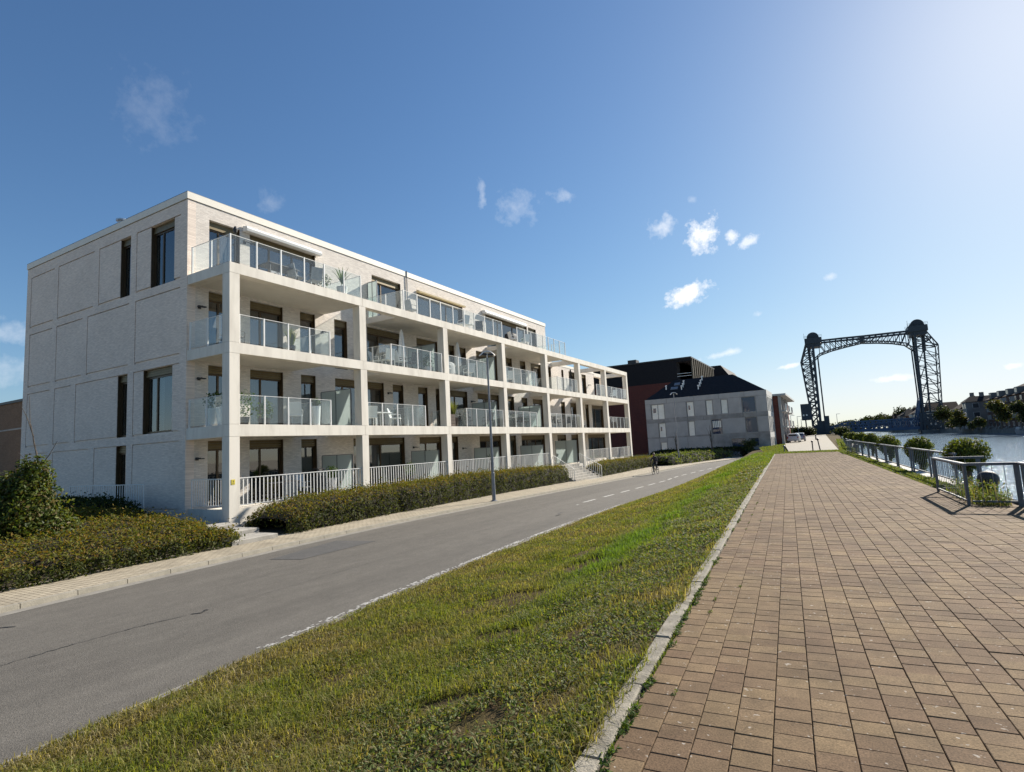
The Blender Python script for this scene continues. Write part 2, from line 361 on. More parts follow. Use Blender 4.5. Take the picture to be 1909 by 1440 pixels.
props(strip_mesh('quay_wall', np.concatenate([np.arange(-60, 60, 3.), np.arange(60, 599, 12.)]), lambda y: x_quay(y)+.02, lambda y: x_quay(y), lambda y: -3.6+0*y, lambda y: -1.73+0*y, M_quay), kind='structure')
props(strip_mesh('far_quay_wall', np.arange(-60, 599, 12.), lambda y: x_far(y)-.05, lambda y: x_far(y)+.3, lambda y: -3.6+0*y, lambda y: -1.85+0*y, M_quay), kind='structure')
# quay coping: long stones, each its own piece
coping = props(strip_mesh('quay_coping', np.arange(17.5, 110, 1.5), lambda y: x_quay(y)-.42, lambda y: x_quay(y)+.0, lambda y: -1.75+0*y, lambda y: -1.75+0*y, M_soil), kind='structure')
for k in range(34):
    ya, yb = 17.6+k*1.5, 17.6+(k+1)*1.5-.015
    b = MB(); xa0, xa1 = float(x_quay(ya)), float(x_quay(yb))
    vs = [(xa0-.4, ya, -1.8), (xa0+.04, ya, -1.8), (xa1+.04, yb, -1.8), (xa1-.4, yb, -1.8)]
    vs += [(v[0], v[1], -1.70+random.uniform(-.004, .004)) for v in vs]
    b.add(vs, [(0, 3, 2, 1), (4, 5, 6, 7), (0, 1, 5, 4), (1, 2, 6, 5), (2, 3, 7, 6), (3, 0, 4, 7)])
    b.build('coping_stone', M_coping, coping)

# ------------------------------------------------------------------ road, gutter, kerb, pavement
ma = bpy.data.materials.new('asphalt'); ma.use_nodes = True; n_, l_ = ma.node_tree.nodes, ma.node_tree.links
p_ = n_['Principled BSDF']; p_.inputs['Roughness'].default_value = .85; p_.inputs['Specular IOR Level'].default_value = .25
t_ = n_.new('ShaderNodeTexCoord')
def tex(nodes, links, kind, scale, detail=4, stretch=None, rough=.6):
    no = nodes.new('ShaderNodeTexNoise' if kind == 'n' else 'ShaderNodeTexVoronoi'); no.inputs['Scale'].default_value = scale
    if kind == 'n': no.inputs['Detail'].default_value = detail; no.inputs['Roughness'].default_value = rough
    src = t_.outputs['Object']
    if stretch:
        mp = nodes.new('ShaderNodeMapping'); mp.inputs['Scale'].default_value = stretch; links.new(src, mp.inputs[0]); src = mp.outputs[0]
    links.new(src, no.inputs['Vector']); return no
big = tex(n_, l_, 'n', .9, 6, (1, .06, 1)); mid = tex(n_, l_, 'n', 3.5, 4, (1, .5, 1)); fine = tex(n_, l_, 'v', 95)
fine.feature = 'F1'
r1 = n_.new('ShaderNodeValToRGB'); r1.color_ramp.elements[0].position = .3; r1.color_ramp.elements[1].position = .7
r1.color_ramp.elements[0].color = (.104, .095, .082, 1); r1.color_ramp.elements[1].color = (.138, .126, .108, 1); l_.new(big.outputs['Fac'], r1.inputs[0])
mr = n_.new('ShaderNodeMapRange'); mr.inputs[3].default_value = .76; mr.inputs[4].default_value = 1.2; l_.new(mid.outputs['Fac'], mr.inputs[0])
mr2 = n_.new('ShaderNodeMapRange'); mr2.inputs[3].default_value = .62; mr2.inputs[4].default_value = 1.38; l_.new(fine.outputs['Color'], mr2.inputs[0])
mm = n_.new('ShaderNodeMath'); mm.operation = 'MULTIPLY'; l_.new(mr.outputs[0], mm.inputs[0]); l_.new(mr2.outputs[0], mm.inputs[1])
sc = n_.new('ShaderNodeVectorMath'); sc.operation = 'SCALE'; l_.new(r1.outputs[0], sc.inputs[0]); l_.new(mm.outputs[0], sc.inputs['Scale']); l_.new(sc.outputs[0], p_.inputs['Base Color'])
bb = n_.new('ShaderNodeBump'); bb.inputs['Strength'].default_value = .5; bb.inputs['Distance'].default_value = .006; l_.new(fine.outputs['Distance'], bb.inputs['Height']); l_.new(bb.outputs[0], p_.inputs['Normal'])
yr = np.arange(-25, 118, .5)
road = props(strip_mesh('road', yr, lambda y: x_kl(y)-.02, lambda y: x_rr(y)+.25, z_road, z_road, ma, 2), kind='structure')
M_gutter = pm('gutter_concrete', (.20, .185, .16), (.27, .25, .215), 3, .9, .3, 80)
props(strip_mesh('gutter', yr, lambda y: x_kl(y), lambda y: x_kl(y)+.3, lambda y: z_road(y)+.004, lambda y: z_road(y)+.004, M_gutter), kind='structure')
M_dark_asphalt = pm('patched_asphalt', (.075, .073, .07), (.095, .09, .085), 4, .85, .4, 140)
b = MB(); b.poly([(-13.2, 9.95, -2.594), (-12.25, 10.2, -2.594), (-12.3, 13.0, -2.594), (-13.75, 12.75, -2.594)]); props(b.build('asphalt_patch', M_dark_asphalt), kind='structure')
M_tar = pm('tar', (.03, .03, .03), None, rough=.6)
def crack(pts, w):
    b = MB(); P = []
    for (a, c) in zip(pts[:-1], pts[1:]):
        k = max(2, int((Vector(c)-Vector(a)).length/.08)); P += [Vector(a).lerp(Vector(c), i/k) for i in range(k)]
    P = [Vector((p.x+random.gauss(0, .012), p.y, -2.593)) for p in P]
    for i in range(len(P)-1):
        ww = w*random.uniform(.3, 1.1); d = (P[i+1]-P[i]).normalized(); s = Vector((d.y, -d.x, 0))*ww/2
        b.poly([P[i]-s, P[i]+s, P[i+1]+s, P[i+1]-s])
    return props(b.build('road_crack', M_tar), kind='structure')
crack([(-10.2, 1.2, 0), (-10.2, 3.45, 0), (-10.23, 4.25, 0), (-10.21, 5.18, 0), (-10.02, 6.0, 0)], .022)
crack([(-10.02, 6.0, 0), (-9.92, 6.1, 0), (-10.05, 6.25, 0), (-9.95, 6.3, 0)], .05)
crack([(-12.8, 4.1, 0), (-12.6, 4.3, 0), (-12.39, 4.45, 0)], .05)
crack([(-9.35, 19.6, 0), (-9.3, 19.9, 0), (-9.42, 20.1, 0)], .10)
crack([(-9.98, 6.1, 0), (-10.0, 8.2, 0), (-10.05, 11.5, 0), (-10.15, 17, 0)], .010)
M_paint = pm('road_paint', (.25, .24, .215), (.50, .485, .45), 14, .8, .2, 80, w1=.35, w2=.6)
mark = props(strip_mesh('lane_marking', np.array([23.4, 23.6]), lambda y: y*0-10.25, lambda y: y*0-10.15, lambda y: z_road(y)+.004, lambda y: z_road(y)+.004, M_paint), kind='structure')
for k in range(15):
    y0 = 24.6+k*2.75; b = MB(); y1 = y0+1.55
    xc = lambda y: -10.35-.012*(y-24) if y < 40 else (float(x_kl(y))*.45+float(x_rr(y))*.55)*min(1, (y-40)/6)+(-10.54)*(1-min(1, (y-40)/6))
    w = .075
    b.poly([(xc(y0)-w, y0, z_road(y0)+.005), (xc(y0)+w, y0, z_road(y0)+.005), (xc(y1)+w, y1, z_road(y1)+.005), (xc(y1)-w, y1, z_road(y1)+.005)])
    b.build('dash', M_paint, mark)
# worn white edge line: flakes of paint left on the asphalt
b = MB(); y = 5.3
while y < 24:
    wear = .6 if y < 7.5 else (.36 if y < 18 else .55)
    for j in range(4):
        if random.random() < wear+.25*(math.sin(y*2.3)*math.sin(y*.9+1) > .35): continue
        x = float(x_rr(y))-.27+.035*j+random.uniform(-.006, .006); s = .02
        b.poly([(x-s*random.uniform(.6, 1), y-.032, z_road(y)+.004), (x+s*random.uniform(.6, 1), y-.03, z_road(y)+.004), (x+s*random.uniform(.5, 1), y+.03, z_road(y)+.004), (x-s*random.uniform(.5, 1), y+.034, z_road(y)+.004)])
    y += .06
props(b.build('edge_line', M_paint), kind='structure')
props(strip_mesh('road_edging', np.arange(-8, 50, .5), lambda y: x_rr(y)-.12, lambda y: x_rr(y)+.04, lambda y: z_road(y)+.005, lambda y: z_road(y)+.012, M_gutter), kind='structure')
# left kerb: one stone after another
kerb = props(strip_mesh('kerb', yr, lambda y: x_kl(y)-.16, lambda y: x_kl(y)-.01, lambda y: z_road(y)+.02, lambda y: z_road(y)+.02, M_soil), kind='structure')
M_kerb2 = pm('pale_kerb', (.27, .245, .195), (.35, .315, .25), 4, .9, .3, 60)
ya = -4.0
while ya < 80:
    yb = ya+.985; xa, xb = float(x_kl(ya)), float(x_kl(yb)); za, zb = float(z_road(ya)), float(z_road(yb)); b = MB()
    vs = [(xa-.15, ya, za-.05), (xa, ya, za-.05), (xb, yb, zb-.05), (xb-.15, yb, zb-.05), (xa-.15, ya, za+.10), (xa-.015, ya, za+.10), (xb-.015, yb, zb+.10), (xb-.15, yb, zb+.10)]
    b.add(vs, [(0, 3, 2, 1), (4, 5, 6, 7), (0, 1, 5, 4), (1, 2, 6, 5), (2, 3, 7, 6), (3, 0, 4, 7)])
    b.build('kerb_stone', M_kerb2, kerb); ya += 1.0
def tile_mat(name, c1, c2, mortar, bw, bh, joint, rot):
    m = bpy.data.materials.new(name); m.use_nodes = True; n, l = m.node_tree.nodes, m.node_tree.links
    p = n['Principled BSDF']; p.inputs['Roughness'].default_value = .85
    t = n.new('ShaderNodeTexCoord'); mp = n.new('ShaderNodeMapping'); mp.inputs['Rotation'].default_value = (0, 0, rot); l.new(t.outputs['Object'], mp.inputs[0])
    bt = n.new('ShaderNodeTexBrick'); l.new(mp.outputs[0], bt.inputs['Vector']); bt.inputs['Scale'].default_value = 1
    bt.inputs['Brick Width'].default_value = bw; bt.inputs['Row Height'].default_value = bh; bt.inputs['Mortar Size'].default_value = joint
    bt.inputs['Color1'].default_value = (*c1, 1); bt.inputs['Color2'].default_value = (*c2, 1); bt.inputs['Mortar'].default_value = (*mortar, 1)
    no = n.new('ShaderNodeTexNoise'); no.inputs['Scale'].default_value = 2.2; no.inputs['Detail'].default_value = 6; l.new(t.outputs['Object'], no.inputs['Vector'])
    mr = n.new('ShaderNodeMapRange'); mr.inputs[1].default_value = .25; mr.inputs[2].default_value = .75; mr.inputs[3].default_value = .75; mr.inputs[4].default_value = 1.2; l.new(no.outputs['Fac'], mr.inputs[0])
    s = n.new('ShaderNodeVectorMath'); s.operation = 'SCALE'; l.new(bt.outputs['Color'], s.inputs[0]); l.new(mr.outputs[0], s.inputs['Scale']); l.new(s.outputs[0], p.inputs['Base Color'])
    inv = n.new('ShaderNodeMath'); inv.operation = 'SUBTRACT'; inv.inputs[0].default_value = 1; l.new(bt.outputs['Fac'], inv.inputs[1])
    b = n.new('ShaderNodeBump'); b.inputs['Strength'].default_value = .8; b.inputs['Distance'].default_value = .01; l.new(inv.outputs[0], b.inputs['Height']); l.new(b.outputs[0], p.inputs['Normal'])
    return m
M_pave = tile_mat('pavement_tiles', (.40, .345, .25), (.345, .295, .215), (.18, .145, .10), .22, .11, .010, 0)
props(strip_mesh('pavement', np.arange(-25, 76, .5), lambda y: x_hf(y)-.6, lambda y: x_kl(y)-.14, lambda y: z_road(y)+.10, lambda y: z_road(y)+.09, M_pave), kind='structure')
# planting beds behind the pavement
props(strip_mesh('planting_bed', np.arange(-25, 76, 1.), lambda y: x_hf(y)*0-48, lambda y: x_hf(y)-.45, lambda y: np.maximum(z_road(y), -2.62)+.12, lambda y: z_road(y)+.13, M_soil, 6), kind='structure')

# ------------------------------------------------------------------ the pale lane beyond the brick path
props(strip_mesh('towpath_lane', np.concatenate([np.arange(54, 70, 2.), np.arange(70, 300, 10.)]), lambda y: np.interp(y, [54, 58, 80, 100, 130, 300], [-3.5, -3.7, -5.4, -6.7, -7.2, -9]), lambda y: np.interp(y, [54, 120, 300], [.35, -.6, -3.0]), lambda y: -1.70+0*y, lambda y: -1.70+0*y, M_conc_road), kind='structure')
props(strip_mesh('lane_verge', np.concatenate([np.arange(50, 70, 2.), np.arange(70, 300, 10.)]), lambda y: -9-.02*(y-50), lambda y: -3.3-.004*(y-54), lambda y: np.interp(y, [50, 62, 80, 120], [-3.0, -2.9, -2.3, -1.75]), lambda y: -1.712+0*y, M_turf_soil, 5), kind='structure')
props(strip_mesh('lane_bank', np.concatenate([np.arange(54, 70, 2.), np.arange(70, 300, 10.)]), lambda y: np.interp(y, [54, 120, 300], [.3, -.65, -3.05]), lambda y: x_quay(y), lambda y: -1.71+0*y, lambda y: -1.9+0*y, M_turf_soil, 3), kind='structure')

# ------------------------------------------------------------------ grass bank between road and path (soil), strip by the quay (soil)
yb = np.concatenate([np.arange(-6, 20, .2), np.arange(20, 56, .4)])
bank = props(strip_mesh('grass_bank', yb, lambda y: x_rr(y)-.0, lambda y: x_kerb(y)+.02, None, None, M_turf_soil, 40, zf=z_bank), kind='structure')
props(strip_mesh('quay_verge', np.arange(17.4, 56, .5), lambda y: x_path_r(y)-.02, lambda y: x_quay(y)-.4, lambda y: -1.665+0*y, lambda y: -1.72+0*y, M_turf_soil, 4), kind='structure')
props(strip_mesh('path_end_verge', np.array([49.5, 51, 53, 54.2]), lambda y: -4.4+0*y, lambda y: x_quay(y)-.4, lambda y: -1.672+0*y, lambda y: -1.672+0*y, M_turf_soil, 4), kind='structure')

# ------------------------------------------------------------------ brick path: bed, kerb stones, pavers
def pe(e, d): return Vector((-1.33, 2.74, 0))+PE*e+PD*d
path = props(strip_mesh('brick_path', np.arange(-8, 50.2, .5), lambda y: x_kerb(y)+.1, lambda y: x_path_r(y), lambda y: Z_PATH-.028+0*y, lambda y: Z_PATH-.028+0*y, pm('joint_sand', (.05, .042, .03), (.07, .06, .04), 6, .95), 1), kind='structure')
pk = props(strip_mesh('path_kerb', np.arange(-8, 50.2, .5), lambda y: x_kerb(y)+.01, lambda y: x_kerb(y)+.12, lambda y: Z_PATH-.03+0*y, lambda y: Z_PATH-.03+0*y, M_soil), kind='structure')
for k in range(-5, 48):
    L = .96; d0 = k*.965+.14; b = MB(); a = random.gauss(0, .005); c = random.gauss(0, .004)
    p = [pe(0+a, d0), pe(.125+a, d0), pe(.125-a, d0+L-.008), pe(0-a, d0+L-.008)]
    cz = Z_PATH+.022+random.gauss(0, .003)
    vs = [(q.x, q.y, -1.8) for q in p]+[(q.x, q.y, cz-.012) for q in p]
    q2 = [pe(.012+a, d0+.006), pe(.113+a, d0+.006), pe(.113-a, d0+L-.014), pe(.012-a, d0+L-.014)]
    vs += [(q.x, q.y, cz) for q in q2]
    b.add(vs, [(0, 1, 5, 4), (1, 2, 6, 5), (2, 3, 7, 6), (3, 0, 4, 7), (4, 5, 9, 8), (5, 6, 10, 9), (6, 7, 11, 10), (7, 4, 8, 11), (8, 9, 10, 11)])
    b.build('kerb_stone', M_kerb, pk)
def paver_mat(name, per_object):
    m = bpy.data.materials.new(name); m.use_nodes = True; n, l = m.node_tree.nodes, m.node_tree.links
    p = n['Principled BSDF']; p.inputs['Roughness'].default_value = .88; p.inputs['Specular IOR Level'].default_value = .14
    g = n.new('ShaderNodeNewGeometry')
    rnd = n.new('ShaderNodeObjectInfo').outputs['Random'] if per_object else g.outputs['Random Per Island']
    r = n.new('ShaderNodeValToRGB'); e = r.color_ramp.elements
    e[0].color = (0.153, 0.098, 0.057, 1); e[1].color = (0.224, 0.154, 0.084, 1)
    x = e.new(.3); x.color = (0.174, 0.114, 0.068, 1); x = e.new(.6); x.color = (0.191, 0.129, 0.075, 1); x = e.new(.85); x.color = (0.205, 0.141, 0.080, 1)
    l.new(rnd, r.inputs[0])
    big = n.new('ShaderNodeTexNoise'); big.inputs['Scale'].default_value = .55; big.inputs['Detail'].default_value = 5; l.new(g.outputs['Position'], big.inputs['Vector'])
    mr = n.new('ShaderNodeMapRange'); mr.inputs[1].default_value = .5; mr.inputs[2].default_value = .72; mr.inputs[4].default_value = .55; l.new(big.outputs['Fac'], mr.inputs[0])
    # sandy yellow patches, strongest along both edges of the path
    mx = n.new('ShaderNodeMix'); mx.data_type = 'RGBA'; l.new(mr.outputs[0], mx.inputs['Factor']); l.new(r.outputs[0], mx.inputs['A']); mx.inputs['B'].default_value = (.245, .175, .092, 1)
    grit = n.new('ShaderNodeTexNoise'); grit.inputs['Scale'].default_value = 95; grit.inputs['Detail'].default_value = 3; grit.inputs['Roughness'].default_value = .7; l.new(g.outputs['Position'], grit.inputs['Vector'])
    mg = n.new('ShaderNodeMapRange'); mg.inputs[1].default_value = .3; mg.inputs[2].default_value = .7; mg.inputs[3].default_value = .6; mg.inputs[4].default_value = 1.42; l.new(grit.outputs['Fac'], mg.inputs[0])
    st = n.new('ShaderNodeTexNoise'); st.inputs['Scale'].default_value = 7; st.inputs['Detail'].default_value = 5; l.new(g.outputs['Position'], st.inputs['Vector'])
    ms = n.new('ShaderNodeMapRange'); ms.inputs[1].default_value = .3; ms.inputs[2].default_value = .7; ms.inputs[3].default_value = .84; ms.inputs[4].default_value = 1.12; l.new(st.outputs['Fac'], ms.inputs[0])
    mu = n.new('ShaderNodeMath'); mu.operation = 'MULTIPLY'; l.new(mg.outputs[0], mu.inputs[0]); l.new(ms.outputs[0], mu.inputs[1])
    wt = n.new('ShaderNodeTexNoise'); wt.inputs['Scale'].default_value = 1.3; wt.inputs['Detail'].default_value = 9; wt.inputs['Roughness'].default_value = .65; l.new(g.outputs['Position'], wt.inputs['Vector'])
    mw_ = n.new('ShaderNodeMapRange'); mw_.inputs[1].default_value = .32; mw_.inputs[2].default_value = .66; mw_.inputs[3].default_value = .66; mw_.inputs[4].default_value = 1.0; l.new(wt.outputs['Fac'], mw_.inputs[0])
    mu2 = n.new('ShaderNodeMath'); mu2.operation = 'MULTIPLY'; l.new(mu.outputs[0], mu2.inputs[0]); l.new(mw_.outputs[0], mu2.inputs[1])
    s = n.new('ShaderNodeVectorMath'); s.operation = 'SCALE'; l.new(mx.outputs['Result'], s.inputs[0]); l.new(mu2.outputs[0], s.inputs['Scale'])
    # rare pale chips and droppings
    ch = n.new('ShaderNodeTexNoise'); ch.inputs['Scale'].default_value = 24; ch.inputs['Detail'].default_value = 2; l.new(g.outputs['Position'], ch.inputs['Vector'])
    mc = n.new('ShaderNodeMapRange'); mc.inputs[1].default_value = .69; mc.inputs[2].default_value = .74; mc.inputs[4].default_value = .6; l.new(ch.outputs['Fac'], mc.inputs[0])
    m2 = n.new('ShaderNodeMix'); m2.data_type = 'RGBA'; l.new(mc.outputs[0], m2.inputs['Factor']); l.new(s.outputs[0], m2.inputs['A']); m2.inputs['B'].default_value = (.5, .46, .4, 1)
    l.new(m2.outputs['Result'], p.inputs['Base Color'])
    b = n.new('ShaderNodeBump'); b.inputs['Strength'].default_value = .45; b.inputs['Distance'].default_value = .006; l.new(grit.outputs['Fac'], b.inputs['Height']); l.new(b.outputs[0], p.inputs['Normal'])
    return m
M_pav1, M_pav2 = paver_mat('paver_stone', True), paver_mat('paver_stone_field', False)
PIT = .197; PIY = .163; hw = PIT/2-.0026; hd = PIY/2-.0022; ch = .0035; TH = .03
pv = np.array([(-hw, -hd, -TH), (hw, -hd, -TH), (hw, hd, -TH), (-hw, hd, -TH), (-hw, -hd, -ch), (hw, -hd, -ch), (hw, hd, -ch), (-hw, hd, -ch),
               (-hw+ch, -hd+ch, 0), (hw-ch, -hd+ch, 0), (hw-ch, hd-ch, 0), (-hw+ch, hd-ch, 0)])
pf = np.array([(0, 1, 5, 4), (1, 2, 6, 5), (2, 3, 7, 6), (3, 0, 4, 7), (4, 5, 9, 8), (5, 6, 10, 9), (6, 7, 11, 10), (7, 4, 8, 11), (8, 9, 10, 11)])
ang = math.atan2(PE.y, PE.x)
cells = []
for i in range(0, 26):
    off = ((i % 2)*.5+random.uniform(-.15, .15))*PIY
    e = .14+PIT*(i+.5)
    for j in range(-36, 294):
        q = pe(e, j*PIY+off)
        xr = float(x_path_r(q.y))
        if q.x > xr-.06 or q.y > 50: continue
        cells.append((q.x, q.y))
def pix(p):
    p = Vector(p); z = p.dot(CF)
    return (PW/2+FPX*p.dot(CR)/z, PH/2-FPX*p.dot(CU)/z, z) if z > .05 else (-1e6, -1e6, z)
scored = []
for (x, y) in cells:
    u, v, z = pix((x, y, Z_PATH)); inn = -20 < u < PW+20 and -20 < v < PH+40
    scored.append((math.hypot(x, y) if inn else 1e6, x, y))
scored.sort()
one = bpy.data.meshes.new('paver'); one.from_pydata([tuple(v) for v in pv], [], [tuple(f) for f in pf]); one.materials.append(M_pav1)
for (d, x, y) in scored[:300]:
    o = bpy.data.objects.new('paver', one); col.objects.link(o); o.parent = path
    o.location = (x, y, Z_PATH+random.gauss(0, .0014)); o.rotation_euler = (random.gauss(0, .006), random.gauss(0, .006), ang+random.gauss(0, .008))
rest = np.array([(x, y) for (d, x, y) in scored[300:]]); k = len(rest)
tz = rng.normal(0, .0014, k); tx = rng.normal(0, .006, k); ty = rng.normal(0, .006, k); ta = ang+rng.normal(0, .008, k)
ca, sa = np.cos(ta)[:, None], np.sin(ta)[:, None]
X = pv[None, :, 0]*ca-pv[None, :, 1]*sa+rest[:, 0:1]; Y = pv[None, :, 0]*sa+pv[None, :, 1]*ca+rest[:, 1:2]
Z = pv[None, :, 2]+pv[None, :, 0]*ty[:, None]+pv[None, :, 1]*tx[:, None]+tz[:, None]+Z_PATH
V = np.stack([X, Y, Z], -1).reshape(-1, 3); F = (pf[None]+12*np.arange(k)[:, None, None]).reshape(-1, 4)
props(np_mesh('pavers', V, [F], M_pav2, path), kind='stuff')
# ------------------------------------------------------------------ the white apartment building
M_brx = brick_mat('white_brick_front', 'x', (.78, .71, .63), (.65, .585, .52), (.62, .57, .51))
M_bry = brick_mat('white_brick_side', 'y', (.88, .755, .645), (.76, .645, .55), (.72, .62, .53), bump=.4)  # same brick, made lighter and warmer to lift the bluish shade on this side
M_conc = pm('cast_concrete', (.59, .54, .46), (.77, .715, .62), 1.6, .8, .15, 60, detail=10, w1=.25, w2=.58, stretch=(1.4, 1.4, .35))
M_soffit = pm('concrete_soffit', (.64, .59, .51), (.72, .67, .58), 1.0, .85, .1, 40)
M_coping_m = pm('cream_coping', (.72, .67, .58), (.78, .73, .63), 1.5, .6)
M_bronze = pm('bronze_frame', (.075, .048, .024), (.095, .063, .033), 6, .38, metal=.35)
M_head = pm('bronze_shutter_box', (.145, .108, .052), (.175, .135, .07), 5, .45, metal=.3)
M_white = pm('white_metal', (.70, .69, .66), (.76, .75, .72), 4, .45)
M_grey = pm('grey_metal', (.17, .18, .19), (.22, .23, .24), 4, .45, metal=.4)
M_dark = pm('dark_metal', (.022, .022, .024), (.035, .035, .037), 5, .5)
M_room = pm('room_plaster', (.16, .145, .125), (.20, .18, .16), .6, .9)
M_curt = pm('curtain', (.50, .48, .44), (.62, .60, .56), 5, .9, stretch=(1, 1, .05))
M_roof = pm('roof_felt', (.07, .07, .07), (.10, .10, .10), 2, .9)
M_pane = glass_mat('window_glass', (.62, .67, .68), .01, .004, (.4, .45, .45), 2.5)
M_bal = glass_mat('balustrade_glass', (.94, .97, .972), .06, .01, (.78, .83, .835), 1.5)
M_frost = glass_mat('frosted_glass', (.6, .65, .64), .75, .25, (.64, .70, .69), 1.45)
XF, XW = -18.9, -21.58
PY = [12.62+6.614*i for i in range(8)]; PWD = .416
B = thing('apartment_building', 'long white brick apartment block with concrete balcony frame and glass balustrades', 'building', (-21, 12.6, -2.6), world=True)
WIN = {'top': (7.50, 10.06, [(13.5, 14.89), (15.37, 19.0), (22.97, 25.4), (26.9, 31.9), (34.9, 41.45), (41.65, 43.1)]),
       'f2': (4.46, 7.02, [(13.49, 14.89), (15.37, 17.07), (18.03, 18.94), (20.16, 21.05), (22.5, 25.36), (26.72, 28.84), (30.06, 30.7), (31.16, 32.08), (33.35, 36.28), (37.62, 38.57), (39.85, 40.83), (41.76, 43.7), (45.14, 45.7), (47.94, 48.43), (49.64, 51.1), (52.86, 54.02)]),
       'f1': (1.41, 3.96, [(13.49, 14.89), (15.37, 17.06), (18.05, 18.93), (20.15, 21.9), (22.44, 23.73), (24.45, 25.38), (26.71, 27.65), (28.46, 28.86), (30.01, 32.03), (33.31, 36.28), (37.64, 38.58), (39.81, 40.83), (41.78, 43.71), (47.42, 48.33), (49.58, 51.02), (53.35, 54.23), (55.12, 58.47)]),
       'f0': (-1.66, .90, [(13.49, 14.89), (15.33, 17.04), (18.02, 18.95), (21.32, 21.9), (22.41, 25.35), (26.69, 28.88), (30.04, 30.71), (33.32, 36.32), (37.64, 38.57), (39.46, 43.7), (46.21, 48.15), (49.33, 51.02), (53.53, 58.66)])}
def cells_of(u0, u1, z0, z1, holes):
    us = sorted({u0, u1, *[min(max(h[0], u0), u1) for h in holes], *[min(max(h[1], u0), u1) for h in holes]})
    zs = sorted({z0, z1, *[min(max(h[2], z0), z1) for h in holes], *[min(max(h[3], z0), z1) for h in holes]})
    out = []
    for a, b in zip(zs[:-1], zs[1:]):
        run = None
        for c, d in zip(us[:-1], us[1:]):
            solid = not any(h[0]-1e-6 <= c and d <= h[1]+1e-6 and h[2]-1e-6 <= a and b <= h[3]+1e-6 for h in holes)
            if solid and run: run[1] = d
            elif solid: run = [c, d]
            if not solid and run: out.append((*run, a, b)); run = None
        if run: out.append((*run, a, b))
    return out
wholes = lambda k: [(a, b, WIN[k][0], WIN[k][1]) for a, b in WIN[k][2]]
T = .34
for (y1, z0, z1, ks) in ((59.3, -2.9, 4.2, ('f0', 'f1')), (56.2, 4.2, 7.3, ('f2',)), (45.0, 7.3, 10.62, ('top',))):
    b = MB()
    for (u0, u1, a, c) in cells_of(12.6+T, y1, z0, z1, sum((wholes(k) for k in ks), [])): b.box(XW-T, XW, u0, u1, a, c)
    b.build('wall', M_brx, B)
# thin shadow joints: the string courses over the window heads
EW = {'A1': (-35.52, -32.94, 7.42, 10.11), 'A2': (-32.53, -29.0, 7.42, 10.11), 'A3': (-28.55, -25.81, 7.42, 10.11), 'A4': (-25.36, -22.05, 7.42, 10.11),
      'B1': (-35.48, -32.99, 4.32, 7.075), 'B2': (-32.53, -29.95, 4.32, 7.075), 'B3': (-29.49, -25.86, 4.32, 7.075), 'B4': (-25.37, -22.05, 4.32, 7.075),
      'C1': (-35.49, -33.0, 1.27, 4.0), 'C2': (-32.54, -30.9, 1.27, 4.0), 'C3': (-30.43, -25.87, 1.27, 4.0), 'C4': (-25.42, -22.07, 1.27, 4.0),
      'D0': (-35.5, -33.0, -1.75, .945), 'D1': (-32.5, -29.05, -1.75, .945), 'D2': (-28.57, -25.86, -1.75, .945), 'D3': (-25.4, -22.0, -1.75, .945)}
EWIN = {'A3': (-26.67, -25.81, 7.42, 10.09), 'A4': (-24.24, -22.5, 7.42, 10.09), 'C3': (-26.69, -25.87, 1.30, 3.98), 'C4': (-24.66, -22.54, 1.33, 3.98), 'D2': (-26.7, -25.86, -1.75, .94)}
YE = 12.6
b = MB()
for (u0, u1, a, c) in cells_of(-35.98, XW, -2.9, 10.62, [EW[k] for k in EW]): b.box(u0, u1, YE, YE+.06, a, c)
holes = [EWIN[k] for k in EWIN]
for (u0, u1, a, c) in cells_of(-35.98, XW, -2.9, 10.62, holes): b.box(u0, u1, YE+.062, YE+T, a, c)
b.build('wall', M_bry, B)
for k, r in EW.items():
    h = [EWIN[k]] if k in EWIN else []
    for (u0, u1, a, c) in cells_of(r[0]+.045, r[1]-.01, r[2]+.085, r[3]-.035, h): MB().box(u0, u1, YE+.012, YE+.06, a, c).build('panel', M_bry, B)
